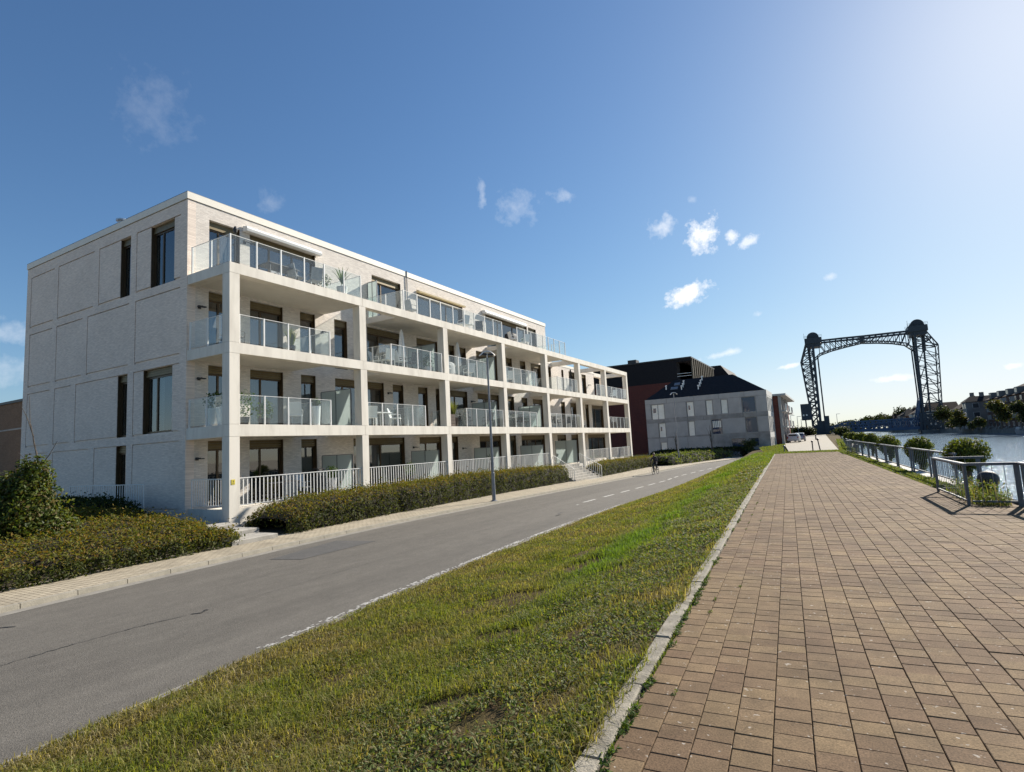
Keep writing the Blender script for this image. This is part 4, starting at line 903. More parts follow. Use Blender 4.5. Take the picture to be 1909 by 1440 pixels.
# barbecue under a cover, small lantern, torch, storage box
def cover(x, y, z, name, label, cat, mat, w=.55, h=.95):
    t = thing(name, label, cat, (x, y, z)); m = MB(); n = 14; vs = []
    prof = [(1.06, 0), (1.0, .25), (.97, .7), (.9, .92), (.6, 1.0), (.05, 1.02)]
    for r, zz in prof:
        for k in range(n):
            a = 2*math.pi*k/n; q = (abs(math.cos(a))**4+abs(math.sin(a))**4)**-.25; vs.append((math.cos(a)*q*w/2*r*(1+.03*math.sin(5*a)), math.sin(a)*q*w*.75*r, zz*h))
    m.add(vs, [(i*n+k, i*n+(k+1) % n, (i+1)*n+(k+1) % n, (i+1)*n+k) for i in range(len(prof)-1) for k in range(n)]); m.build('cover', mat, t, True)
    for sx in (-1, 1): MB().box(sx*w*.38-.03, sx*w*.38+.03, -.3, -.24, -.0, .06).build('wheel', M_dark, t)
    return t
cover(-20.0, 27.8, Z2, 'covered_barbecue', 'barbecue under a pale grey cover, second floor, third bay', 'barbecue', M_sling)
cover(-20.2, 36.2, Zt, 'covered_barbecue', 'barbecue under a black cover before the far top windows', 'barbecue', M_black, .8, 1.0)
t = thing('wooden_planter', 'dark wooden box on the first-floor balcony, just right of the third pillar', 'planter', (-19.4, 26.7, Z1))
for k in range(4): MB().box(-.25, .25, -.35, .35, .02+k*.18, .185+k*.18).build('plank', M_wood, t)
t = thing('garden_torch', 'dark torch on a thin pole at the corner of the top terrace', 'torch', (-19.05, 12.95, Zt))
MB().tube([(0, 0, 0), (0, 0, 1.25)], .014, 6).build('pole', M_dark, t); MB().lathe([(.02, 1.2), (.07, 1.27), (.09, 1.36), (.05, 1.45), (.02, 1.5)], n=10).build('head', M_dark, t)
t = thing('lantern', 'black square lantern on the corner ground-floor terrace', 'lantern', (-19.3, 17.0, -1.66))
MB().box(-.2, .2, -.2, .2, .0, .85).build('stand', M_dark, t)
m = MB(); m.box(-.17, .17, -.17, .17, .85, .88); m.box(-.19, .19, -.19, .19, 1.16, 1.2)
for sx in (-1, 1):
    for sy in (-1, 1): m.box(sx*.15-.015, sx*.15+.015, sy*.15-.015, sy*.15+.015, .88, 1.16)
m.build('cage', M_dark, t)

# ------------------------------------------------------------------ hedges
M_core = pm('shade_core', (.010, .008, .005), (.022, .017, .009), 9, .95, 1, 30)  # near-black colour stands for the shade between the hedge leaves
def hedge(name, label, f0, f1, ya, yb, zg, H, n, size, cols_side, cols_top, cat='hedge', pw=.45, group=None, capr=.6, lump=.09, leafm=LEAF, slope=0.):
    """f0(y): front x, f1(y): back x, zg(y): ground, H(y): height"""
    t = thing(name, label, cat, (float(f0((ya+yb)/2)), (ya+yb)/2, float(zg((ya+yb)/2))), 0, group); o = np.array(t.location)
    ph = np.linspace(0, math.pi, 200)
    px = .5-.5*np.sign(np.cos(ph))*np.abs(np.cos(ph))**pw; pz = np.sin(ph)**pw
    W = float(np.mean([abs(f1(y)-f0(y)) for y in (ya, (ya+yb)/2, yb)])); Hm = float(H((ya+yb)/2))
    s = np.concatenate([[0], np.cumsum(np.hypot(np.diff(px)*W, np.diff(pz)*Hm))]); s /= s[-1]
    def shape(y, u, k):
        a, c = np.interp(u, s, px), np.interp(u, s, pz); e = np.minimum(y-ya, yb-y); cap = np.clip(1-(1-np.clip(e/capr, 0, 1))**3, 0.05, 1)**.6
        a = .5+(a-.5)*(.65+.35*cap)*k; h = H(y)*cap*(1-(1-k)*.7)
        x = f0(y)+(f1(y)-f0(y))*a; return np.stack([x, y, zg(y)+c*h*(1-slope*(1-np.clip((a-.0)/.7, 0, 1)))], 1)
    y = rng.uniform(ya+.02, yb-.02, n); u = rng.random(n)**.9
    P = shape(y, u, 1); E = 1e-3
    du = shape(y, np.clip(u+E, 0, 1), 1)-shape(y, np.clip(u-E, 0, 1), 1); dy = shape(y+.01, u, 1)-shape(y-.01, u, 1)
    N = norm(np.cross(dy, du)); ctr = np.stack([(f0(y)+f1(y))/2, y, zg(y)+H(y)*.4], 1)
    N *= np.sign(np.sum(N*(P-ctr), 1, keepdims=True))
    P = P+N*(lump*wob(P, 1.9)+.08*wob(P, 5, 2)+rng.normal(0, .05, n)-.06)[:, None]
    sprig = rng.random(n) < .10; P = P+N*(sprig*np.abs(rng.normal(0, .11, n)))[:, None]+np.array([0, 0, 1.])*(sprig*np.abs(rng.normal(0, .05, n)))[:, None]
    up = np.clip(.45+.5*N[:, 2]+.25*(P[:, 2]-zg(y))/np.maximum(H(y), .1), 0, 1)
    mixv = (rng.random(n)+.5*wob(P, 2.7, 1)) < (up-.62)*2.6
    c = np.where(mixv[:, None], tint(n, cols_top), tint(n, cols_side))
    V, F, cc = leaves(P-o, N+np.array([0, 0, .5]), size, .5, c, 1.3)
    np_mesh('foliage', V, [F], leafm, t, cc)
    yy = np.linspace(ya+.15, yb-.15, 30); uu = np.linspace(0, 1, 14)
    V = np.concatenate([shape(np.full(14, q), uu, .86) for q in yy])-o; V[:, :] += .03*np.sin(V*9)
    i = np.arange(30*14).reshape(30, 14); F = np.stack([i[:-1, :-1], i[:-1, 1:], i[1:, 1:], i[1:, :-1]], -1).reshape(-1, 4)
    np_mesh('inner_shade', V, [F], M_core, t, None, True)
    return t
HS = [(.055, .07, .016), (.075, .085, .018), (.035, .048, .012), (.09, .085, .022)]  # greener side leaves, also darkened for the shade on the hedge face
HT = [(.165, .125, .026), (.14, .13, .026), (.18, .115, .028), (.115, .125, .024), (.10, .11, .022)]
fl = lambda v: (lambda y: np.asarray(y)*0+v)
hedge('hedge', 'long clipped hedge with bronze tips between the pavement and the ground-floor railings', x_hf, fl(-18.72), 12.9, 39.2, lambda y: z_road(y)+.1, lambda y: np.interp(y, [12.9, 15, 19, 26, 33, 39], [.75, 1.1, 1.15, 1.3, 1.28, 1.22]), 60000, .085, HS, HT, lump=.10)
hedge('hedge', 'shorter clipped bronze hedge beyond the entrance stair', lambda y: x_hf(y)+.1, fl(-18.75), 44.9, 62, lambda y: z_road(y)+.1, lambda y: np.interp(y, [45, 48, 62], [1.0, 1.25, 1.15]), 20000, .10, HS, HT, lump=.12)
hedge('hedge', 'broad low hedge of olive and rust leaves at the left by the pavement', lambda y: x_hf(y)+.05, lambda y: np.interp(y, [-3, 6, 9, 11.6], [-30, -28, -25.5, -19.6]), -3.0, 11.5, lambda y: z_road(y)+.1, lambda y: np.interp(y, [-3, 5, 8, 10, 11.5], [1.35, 1.35, 1.3, 1.1, .7]), 110000, .085,
      HS, HT, pw=.3, lump=.13, capr=1.6, slope=.52)
hedge('dark_hedge', 'dark evergreen hedge in the shade along the white side facade', lambda y: np.asarray(y)*0-21.9, lambda y: np.asarray(y)*0-30.5, 9.6, 11.75, fl(-2.45), lambda y: np.asarray(y)*0+1.35, 9000, .11, [(.03, .045, .015), (.025, .035, .012)], [(.03, .045, .015)], pw=.5)
GC = [(.09, .12, .03), (.12, .15, .04), (.06, .09, .025), (.16, .16, .05)]
hedge('shrub_bed', 'loose bright green shrubs in front of the grey building', lambda y: -15.6+.22*(np.asarray(y)-62), lambda y: -19.4+.1*(np.asarray(y)-62), 62.3, 80, lambda y: z_road(y)+.05, lambda y: .95+.25*np.sin(np.asarray(y)*1.9), 9000, .20, GC, GC, 'shrubs', lump=.2)
hedge('dark_hedge', 'dark clipped hedge at the foot of the grey building', lambda y: np.asarray(y)*0-24.5, lambda y: np.asarray(y)*0-9.6, 84.6, 86.6, fl(-3.0), lambda y: np.asarray(y)*0+1.35, 9000, .2, [(.02, .03, .012), (.03, .042, .016)], [(.03, .045, .015)], pw=.35)
# big glossy shrub and the bare sapling growing through it
t = thing('evergreen_shrub', 'large glossy-leaved evergreen shrub rising from the hedge at the left edge', 'shrub', (-19.4, 7.0, -2.5)); parts = []
for (c, r, n, ph) in (((0, 0, 1.25), (1.0, .95, 1.1), 5200, 0), ((-.55, -.3, 1.0), (.9, .9, .95), 3600, 2), ((.35, .35, .8), (.8, .8, .75), 2600, 4), ((.05, .1, 2.25), (.5, .5, .75), 2000, 6), ((-.7, -.2, 1.95), (.65, .6, .6), 1800, 8), ((-.3, 0, 2.0), (.7, .6, .6), 2000, 3)):
    parts.append(blob_leaves(n, c, r, .105, [(.06, .085, .014), (.085, .11, .018), (.042, .06, .012), (.11, .125, .024), (.10, .075, .02)], .5, ph=ph, lump=.25))
off = 0; FF = []
for V, F, c in parts: FF.append(F+off); off += len(V)
np_mesh('foliage', np.concatenate([p[0] for p in parts]), [np.concatenate(FF)], LEAFG, t, np.concatenate([p[2] for p in parts]))
M_bark = pm('bark', (.07, .055, .04), (.12, .10, .08), 12, .9, .6, 40, stretch=(1, 1, .2))
m = MB()
for a in range(5): m.tube([(0, 0, 0), (.25*math.cos(a*1.3), .25*math.sin(a*1.3), .7), (.6*math.cos(a*1.3), .6*math.sin(a*1.3), 1.5)], [.035, .025, .01], 6)
m.build('stems', M_bark, t)
t = thing('bare_sapling', 'thin leafless young tree leaning over the evergreen shrub', 'tree', (-19.0, 7.2, -2.5))
m = MB(); m.tube([(.0, 0, 0), (-.05, .0, 1.2), (-.25, .02, 2.3), (-.5, -.02, 3.1)], [.04, .036, .03, .02], 7); m.build('trunk', M_bark, t)
for pts in ([(-.5, -.02, 3.1), (-.72, -.1, 3.9), (-.85, -.1, 4.7)], [(-.42, 0, 2.9), (-.85, .05, 3.3), (-1.2, .1, 3.9)], [(-.35, 0, 2.6), (-.1, .15, 3.0), (.06, .25, 3.35)], [(-.6, -.05, 3.5), (-.95, -.1, 4.1), (-1.05, -.2, 4.4)], [(-.3, .02, 2.45), (-.75, -.1, 2.8), (-1.15, -.2, 3.1)], [(-.12, 0, 1.6), (.2, .1, 1.9), (.4, .15, 2.0)]):
    MB().tube(pts, [.016, .011, .005], 5).build('branch', M_bark, t)
V, F, c = blob_leaves(26, (.42, .15, 2.02), (.12, .1, .08), .09, GREENS); np_mesh('leaf_tuft', V, [F], LEAF, t, c)

# ------------------------------------------------------------------ grass
def blades(X, Y, Z, L, Wd, lean, tintc, seg=True):
    n = len(X); a = rng.uniform(0, 2*np.pi, n); b0 = np.stack([X, Y, Z], 1); dr = np.stack([np.cos(a), np.sin(a), 0*a], 1)
    s = np.stack([-np.sin(a+rng.normal(0, .6, n)), np.cos(a), 0*a], 1)*(Wd/2)[:, None]
    up = np.array([0, 0, 1.])
    mid = b0+up*(L*.6*(1-.25*lean))[:, None]+dr*(L*lean*.35)[:, None]; tip = b0+up*(L*(1-.62*lean))[:, None]+dr*(L*lean*.95)[:, None]
    V = np.stack([b0-s, b0+s, mid+s*.75, mid-s*.75, tip], 1).reshape(-1, 3); i = np.arange(n)[:, None]*5
    return V, [i+np.array([[0, 1, 2, 3]]), i+np.array([[3, 2, 4]])], np.repeat(tintc, 5, 0)
def bank_points(n, y0, y1):
    y = rng.uniform(y0, y1, n); t = rng.uniform(-.012, 1.012, n); x = x_rr(y)+(x_kerb(y)-x_rr(y))*t
    return x, y, t
def mixcol(w, a, b): return a*(1-w)+b*w
def grass_tint(x, y, t):
    n = len(x); P = np.stack([x, y, 0*x], 1)
    dry = np.clip(.42+.55*wob(P, .55, 1)+.5*wob(P, 2.1, 3)+rng.normal(0, .22, n), 0, 1)
    lush = np.exp(-((t-.66)/.13)**2)*np.clip((y-5)/4, 0, 1)*np.clip(.75+.6*wob(P, .5, 5), 0, 1)
    lush = np.maximum(lush, .7*np.clip((y-26)/10, 0, 1)*np.clip((t-.3)*3, 0, 1)*np.clip(.8+.6*wob(P, .9, 2), .1, 1))
    dry = np.clip(dry*(1-.85*lush)+.25*(t < .12), 0, 1)[:, None]
    g = tint(n, [(.175, .195, .034), (.14, .18, .03), (.21, .21, .045), (.10, .125, .022)])
    d = tint(n, [(.25, .20, .09), (.18, .145, .062), (.38, .31, .17), (.13, .105, .042)])
    lg = tint(n, [(.10, .175, .024), (.13, .195, .032), (.08, .14, .02)])
    return mixcol(np.clip(lush, 0, 1)[:, None], mixcol(dry, g, d), lg), lush, dry[:, 0]
holes = [(-4.12, 9.66, .42, .75), (-4.23, 7.6, .62, .5), (-2.85, 3.8, .36, .16), (-2.25, 3.3, .2, .16), (-3.5, 5.6, .35, .3), (-4.6, 11.5, .4, .8)]
Vs, Fs4, Fs3, Cs, off = [], [], [], [], 0
def push(V, F, c):
    global off
    Vs.append(V); Fs4.append(F[0]+off); Fs3.append(F[1]+off); Cs.append(c); off += len(V)
for (n, y0, y1) in ((150000, 1.0, 6.5), (110000, 6.5, 13), (80000, 13, 26), (60000, 26, 54)):
    x, y, t = bank_points(n, y0, y1)
    c, lush, dry = grass_tint(x, y, t)
    keep = np.ones(n, bool)
    for (hx, hy, rx, ry) in holes:
        q = ((x-hx)/rx)**2+((y-hy)/ry)**2; keep &= (q > 1+.5*wob(np.stack([x, y, 0*x], 1), 5)) | (rng.random(n) < .09)
    P = np.stack([x, y, 0*x], 1)
    keep &= rng.random(n) < np.clip(.75+.8*wob(P, 1.3, 7), .18, 1)
    keep &= rng.random(n) < np.where((t > .70) & (y < 30), np.clip(.38+.5*wob(P, .9, 9), .12, 1), 1)
    x, y, t, c, lush, dry = x[keep], y[keep], t[keep], c[keep], lush[keep], dry[keep]; n = len(x)
    L = (.05+.07*rng.random(n)**1.5)*(1+.45*wob(np.stack([x, y, 0*x], 1), 1.1, 2))+lush*.13*rng.uniform(.4, 1, n)
    L *= np.where(t < .04, .6, 1); L = np.maximum(L, .025)
    L += np.clip((y-28)/10, 0, 1)*np.clip((t-.4)*3, 0, 1)*.16*rng.random(n)
    near = np.clip((9-y)/5, 0, 1); L *= 1+.75*near*rng.random(n)**2
    dist = np.hypot(x, y); Wd = .005+.0006*dist+.003*lush
    push(*blades(x, y, z_bank(x, y)-.004, L, Wd, np.clip(rng.normal(.72, .28, n)-.25*lush, .1, 1.15), c))
# tufts in the quay verge, at the end of the path, along the kerb and in the railing bay
def strip_pts(n, ya, yb, fa, fb):
    y = rng.uniform(ya, yb, n); t = rng.random(n); return fa(y)+(fb(y)-fa(y))*t, y, t
for (n, ya, yb, fa, fb, zz, ln) in ((16000, 17.5, 54, lambda y: x_path_r(y), lambda y: x_quay(y)-.42, -1.68, .07), (9000, 49.8, 54, lambda y: -4.4+0*y, lambda y: x_quay(y)-.5, -1.67, .09),
                                (1500, 1.5, 8, lambda y: x_kerb(y)+.128, lambda y: x_kerb(y)+.15, -1.665, .045), (5000, 54, 110, lambda y: .4+0*y, lambda y: x_quay(y)-.1, -1.74, .3), (6000, 54, 110, lambda y: np.interp(y, [54, 80, 110], [-5.2, -8.5, -9.5]), lambda y: np.interp(y, [54, 58, 80, 110], [-3.6, -3.8, -5.6, -7.2]), -1.85, .2)):
    x, y, t = strip_pts(n, ya, yb, fa, fb); k = n
    keep = np.ones(n, bool) if ln > .05 else (rng.random(n) < np.clip(.5+1.6*wob(np.stack([x, y, 0*x], 1), 3.1, 4), 0, 1)); x, y = x[keep], y[keep]; k = len(x)
    c = tint(k, [(.10, .14, .03), (.13, .16, .04), (.08, .11, .025), (.17, .16, .06)])
    push(*blades(x, y, np.full(k, zz), ln*rng.uniform(.5, 1.3, k), .005+.0007*np.hypot(x, y), np.clip(rng.normal(.55, .25, k), .1, 1), c))
grass = props(np_mesh('grass', np.concatenate(Vs), [np.concatenate(Fs4), np.concatenate(Fs3)], GRASS, None, np.concatenate(Cs)), kind='stuff')
# low broad-leaved weeds: a grey-green mat by the kerb, rosettes elsewhere
LV, LF, LC, off2 = [], [], [], 0
for (n, y0, y1, ta, tb, sz) in ((42000, 1.0, 9, .60, 1.0, .034), (36000, 9, 22, .68, 1.0, .052), (10000, 22, 45, .8, 1.0, .10), (16000, 1.0, 9, .1, .7, .036), (9000, 9, 20, .1, .7, .05)):
    y = rng.uniform(y0, y1, n); t = rng.uniform(ta, tb, n); x = x_rr(y)+(x_kerb(y)-x_rr(y))*t; P = np.stack([x, y, 0*x], 1)
    m_ = wob(P, 1.9, 3)+.6*wob(P, .8, 6) > (-.35 if ta > .3 else .3)
    for (hx, hy, rx, ry) in holes: m_ &= ((x-hx)/rx)**2+((y-hy)/ry)**2 > 1.1
    x, y = x[m_], y[m_]; k = len(x)
    C = np.stack([x, y, z_bank(x, y)+rng.uniform(.004, .075, k)], 1)
    V, F, c = leaves(C, np.array([[0, 0, 1.]]).repeat(k, 0), sz, .5, tint(k, [(.11, .15, .038), (.14, .17, .055), (.08, .11, .028), (.19, .20, .09), (.18, .145, .075)]), 1.0)
    LV.append(V); LF.append(F+off2); LC.append(c); off2 += len(V)
# kerb-joint weeds on the path side
for k in range(34):
    yk = 1.6+abs(rng.normal(0, 5)); ex = x_kerb(yk)+.14+rng.uniform(0, .03); n = 26
    a = rng.uniform(0, 6.28, n); r_ = rng.uniform(.005, .05, n); C = np.stack([ex+r_*np.cos(a)*.7, yk+r_*np.sin(a)*1.6, Z_PATH+rng.uniform(.0, .035, n)], 1)
    V, F, c = leaves(C, np.stack([np.cos(a)*.5, np.sin(a)*.5, np.ones(n)], 1), .04, .28, tint(n, [(.06, .10, .03), (.09, .13, .035), (.045, .08, .02)]), 1.0)
    LV.append(V); LF.append(F+off2); LC.append(c); off2 += len(V)
# tufts that found a joint in the paving, and a few dry leaves
for k in range(46):
    e = .14+.197*(0 if rng.random() < .3 else int(abs(rng.normal(0, 1.6)))); q = pe(e, rng.uniform(.5, 16)); n = 14; a = rng.uniform(0, 6.28, n); r_ = rng.uniform(.004, .035, n)
    C = np.stack([q.x+r_*np.cos(a)*.6, q.y+r_*np.sin(a)*1.5, Z_PATH+rng.uniform(0, .02, n)], 1)
    V, F, c = leaves(C, np.stack([np.cos(a)*.5, np.sin(a)*.5, np.ones(n)], 1), .03, .26, tint(n, [(.07, .11, .03), (.10, .13, .04)]), 1.0)
    LV.append(V); LF.append(F+off2); LC.append(c); off2 += len(V)
props(np_mesh('ground_weeds', np.concatenate(LV), [np.concatenate(LF)], LEAF, None, np.concatenate(LC)), kind='stuff')
# ------------------------------------------------------------------ street lamps
M_pole = pm('lamp_grey', (.20, .21, .23), (.26, .27, .29), 5, .5, metal=.3)
def street_lamp(x, y, z, top, label, azim):
    t = thing('street_lamp', label, 'street lamp', (x, y, z), azim, 'street lamps along the road'); h = top-z-.32
    MB().tube([(0, 0, 0), (0, 0, 1.4), (0, 0, 1.42), (0, 0, h)], [.095, .085, .07, .045], 12).build('pole', M_pole, t)
    MB().lathe([(.17, 0), (.17, .03), (.11, .05)], n=12).build('base', M_pole, t)
    m = MB(); arc = [(-.40+.80*i/12, 0, h+.32-.22*abs((i-6)/6)**2.2) for i in range(13)]
    m.tube([(0, 0, h-.02), (0, 0, h+.28)], .035, 8); vs = []
    for (a, _, c) in arc: vs += [(a, -.13, c), (a, .13, c), (a, .11, c+.045), (a, -.11, c+.045)]
    m.add(vs, [(4*i+j, 4*i+(j+1) % 4, 4*i+4+(j+1) % 4, 4*i+4+j) for i in range(12) for j in range(4)]+[(0, 3, 2, 1), (48, 49, 50, 51)]); fixn(m.build('lamp_arm', M_white, t))
    for s in (-1, 1):
        m = MB(); m.bbox(s*.2-.15, s*.2+.15, -.1, .1, h+.14, h+.235, .03); m.build('lamp_head', M_dark, t)
    return t
street_lamp(-14.98, 24.19, -2.62, 4.93, 'grey street lamp with curved white arms in front of the long hedge', math.radians(55))
street_lamp(-15.45, 65.3, -2.9, 5.25, 'grey street lamp on the pavement in front of the grey building', math.radians(40))

# ------------------------------------------------------------------ railing along the quay
M_rail = pm('fence_grey', (.085, .092, .10), (.12, .13, .14), 6, .55, .15, 40, metal=.2)
M_wire = pm('steel_wire', (.20, .21, .22), (.26, .27, .28), 8, .4, metal=.5)
def rail_panel(p, q, label, z0=-1.68, h=.87, group='railing panels along the quay', posts=(True, True), inset=.0, pitch=.30):
    p, q = Vector((*p, 0)), Vector((*q, 0)); d = (q-p); L = d.length; t = thing('quay_railing', label, 'railing', (p.x, p.y, z0), math.atan2(d.y, d.x), group)
    m = MB(); prof = [(-.04, h-.045), (-.045, h-.01), (-.025, h+.008), (.025, h+.008), (.045, h-.01), (.04, h-.045)]
    m.prism(prof, 'x', -.12, L+.12); fixn(m.build('top_rail', M_rail, t))
    MB().box(-.0, L, -.015, .015, .10, .135).build('bottom_rail', M_rail, t)
    for i, on in enumerate(posts):
        if not on: continue
        x = (inset if i == 0 else L-inset); m = MB(); m.box(x-.045, x+.045, -.022, .022, 0, h-.046); m.box(x-.09, x+.09, -.07, .07, -.02, .012)
        m.build('post', M_rail, t)
    n = max(3, int(L/pitch))
    for i in range(1, n): MB().box(L*i/n-.004, L*i/n+.004, -.004, .004, .136, h-.046).build('bar', M_wire, t)
    return t
PB, PA, PC = (2.24, 14.49), (2.12, 17.35), (3.02, 14.35)
PEn = (2.95, 17.25)
rail_panel(PB, PA, 'grey railing panel between the two path-side posts of the near bay, holding the weeds', pitch=.17)
rail_panel(PC, (PB[0]+.06, PB[1]-.03), 'short grey railing across the near bay, in front of the dark mooring bollard', posts=(True, False), pitch=.16)
rail_panel((PA[0]+.1, PA[1]), PEn, 'short grey railing closing the far side of the near bay, below the largest round tree', posts=(False, True))
for k in range(4):
    ya, yb_ = 14.2-k*3.1, 14.2-(k+1)*3.1+.3
    rail_panel((float(x_fence(ya))+.02, ya), (float(x_fence(yb_))+.02, yb_), ['grey railing panel at the right edge of the picture beside the mooring bollard', 'grey railing panel before the right-edge one', 'third grey railing panel towards the camera from the bollard', 'last grey railing panel towards the camera'][k])
names = 'first second third fourth fifth sixth seventh eighth ninth tenth'.split()
for k in range(9):
    ya = 19.6+k*3.15; yb_ = ya+2.75
    rail_panel((float(x_fence(ya))+.12, ya), (float(x_fence(yb_))+.12, yb_), f'grey railing panel behind the grass verge, {names[k]} beyond the near bay')
yb2 = 45.5
rail_panel((1.0, yb2), (.83, yb2+3.0), 'grey railing panel on the path side of the far bay, where the path ends', z0=-1.67)
rail_panel((1.45, yb2-.1), (1.05, yb2-.05), 'short grey railing across the near side of the far bay', posts=(True, False), z0=-1.67)
rail_panel((.93, yb2+3.05), (1.4, yb2+3.0), 'short grey railing across the far side of the far bay', posts=(False, True), z0=-1.67)
for k in range(6):
    ya = 52+k*5.0; yb_ = ya+4.6; xq = lambda v: float(x_quay(v))-.25
    rail_panel((xq(ya), ya), (xq(yb_), yb_), f'small far railing panel beside the pale lane, {names[k]} after the far bay', z0=-1.72)
# mooring bollard and weeds inside the bay
def bollard(x, y, z, label):
    t = thing('mooring_bollard', label, 'bollard', (x, y, z)); m = MB()
    m.lathe([(.19, 0), (.19, .03), (.14, .06), (.135, .22), (.15, .30), (.185, .37), (.195, .44), (.18, .52), (.13, .58), (.05, .61)], n=24); m.build('casting', pm('cast_iron', (.03, .03, .032), (.055, .05, .048), 7, .6, .4, 40), t, True)
    m = MB(); m.box(-.26, .26, -.26, .26, -.05, .012); m.build('base_plate', M_dark, t)
bollard(2.86, 15.95, -1.68, 'black cast-iron mooring bollard inside the near railing bay')
bollard(1.35, 47.2, -1.68, 'dark mooring bollard inside the far railing bay')
def weeds(x0, x1, y0, y1, n, h, label, z=-1.67):
    t = thing('weed_clump', label, 'weeds', ((x0+x1)/2, (y0+y1)/2, z))
    X, Y = rng.uniform(x0-x1, x1-x0, n)/2, rng.uniform(y0-y1, y1-y0, n)/2
    V, F, c = blades(X, Y, 0*X, h*rng.uniform(.3, 1.1, n), np.full(n, .012), rng.uniform(.1, .8, n), tint(n, [(.12, .15, .04), (.16, .16, .07), (.08, .11, .03), (.20, .16, .09)]))
    np_mesh('stalks', V, F, GRASS, t, c)
    k = n*2; X, Y = rng.uniform(x0-x1, x1-x0, k)/2, rng.uniform(y0-y1, y1-y0, k)/2
    V, F, c = leaves(np.stack([X, Y, h*rng.uniform(.05, .8, k)], 1), np.array([[0, 0, 1.]]).repeat(k, 0), .06, .45, tint(k, [(.08, .12, .03), (.11, .14, .05), (.14, .13, .06)]), 1.6)
    np_mesh('leaves', V, [F], LEAF, t, c)
weeds(2.25, 2.95, 14.6, 17.2, 420, .55, 'tall dry weeds growing round the mooring bollard in the near railing bay')
weeds(2.4, 2.9, 14.35, 14.75, 130, .35, 'low weeds spilling under the railing in front of the bollard')
weeds(1.05, 1.5, 45.6, 48.4, 150, .5, 'weeds inside the far railing bay')
# clipped round trees by the water
rt = ['nearest and largest', 'second nearest', 'third nearest', 'fourth nearest', 'fifth nearest', 'sixth nearest', 'farthest small']
for k, (px, y, w) in enumerate([(1800, 20.2, 1.56), (1713, 26.5, 1.40), (1657, 34, 1.52), (1626, 42, 1.3), (1607, 49, 1.4), (1594, 56, 1.3), (1584, 64, 1.2)]):
    d = ray(px, 838); x = d.x/d.y*y; zc = (CF*0).z + [-.88, -.90, -.86, -.78, -.72, -.72, -.75][k]
    t = thing('round_tree', f'round clipped tree by the quay railing, {rt[k]} of the row', 'tree', (x, y, -1.75), 0, 'clipped round trees along the quay')
    cz = zc+1.75; parts = []; r0 = w*.36
    nn = int(5200*(20/y)**.8)
    sz = .075*(1+.012*(y-20))
    parts.append(blob_leaves(nn, (0, 0, cz+.02), (r0, r0, .46), sz, [(.075, .095, .016), (.105, .125, .02), (.13, .14, .026), (.05, .065, .014)], .45, ph=k, lump=.13))
    parts.append(blob_leaves(nn//5, (-.1, -.05, cz-.26), (r0*.6, r0*.6, .30), sz, [(.05, .07, .018), (.07, .085, .02)], .3, ph=k+3, lump=.3))
    if k: parts.append(blob_leaves(nn//7, (r0*.15, -.1, cz-.5), (r0*.34, r0*.34, .34), sz, [(.05, .07, .018), (.08, .09, .02)], .2, ph=k+5, lump=.3))
    off = 0; FF = []
    for V, F, c in parts: FF.append(F+off); off += len(V)
    np_mesh('crown', np.concatenate([p[0] for p in parts]), [np.concatenate(FF)], LEAF, t, np.concatenate([p[2] for p in parts]))
    m = MB(); m.tube([(0, 0, -.1), (.02, .01, cz*.5), (0, 0, cz-.1)], [.075, .06, .05], 8)
    for a in range(6): m.tube([(0, 0, cz-.4), (r0*.35*math.cos(a*1.05), r0*.35*math.sin(a*1.05), cz-.12), (r0*.7*math.cos(a*1.05), r0*.7*math.sin(a*1.05), cz+.08)], [.035, .022, .008], 5)
    m.build('trunk', M_bark, t)

# ------------------------------------------------------------------ bollards and posts where the path ends
for k, (x, y, h, lean, lab) in enumerate([(-1.57, 53.6, .78, 0, 'thin dark post at the end of the brick path, left of the leaning one'), (-1.03, 53.8, .95, .12, 'leaning dark post with a knob at the end of the brick path'), (-3.75, 53.9, .5, 0, 'short pale post at the left corner where the path ends')]):
    t = thing('path_post', lab, 'post', (x, y, -1.68), 0, 'posts at the end of the path'); t.rotation_euler = (0, -lean, 0)
    MB().tube([(0, 0, 0), (0, 0, h)], .045, 10).build('shaft', M_dark if k < 2 else M_grey, t)
    MB().lathe([(.05, h-.03), (.085, h), (.085, h+.08), (.03, h+.12)], n=10).build('cap', M_dark if k < 2 else M_grey, t)
t = thing('traffic_bollard', 'dark bollard standing far off in the middle of the pale lane', 'bollard', (-3.0, 128, -1.7))
MB().lathe([(.16, 0), (.16, .1), (.11, .14), (.11, .85), (.14, .9), (.14, 1.0), (.04, 1.08)], n=12).build('shaft', M_dark, t)
MB().lathe([(.115, .62), (.115, .74)], n=12).build('band', M_white, t)

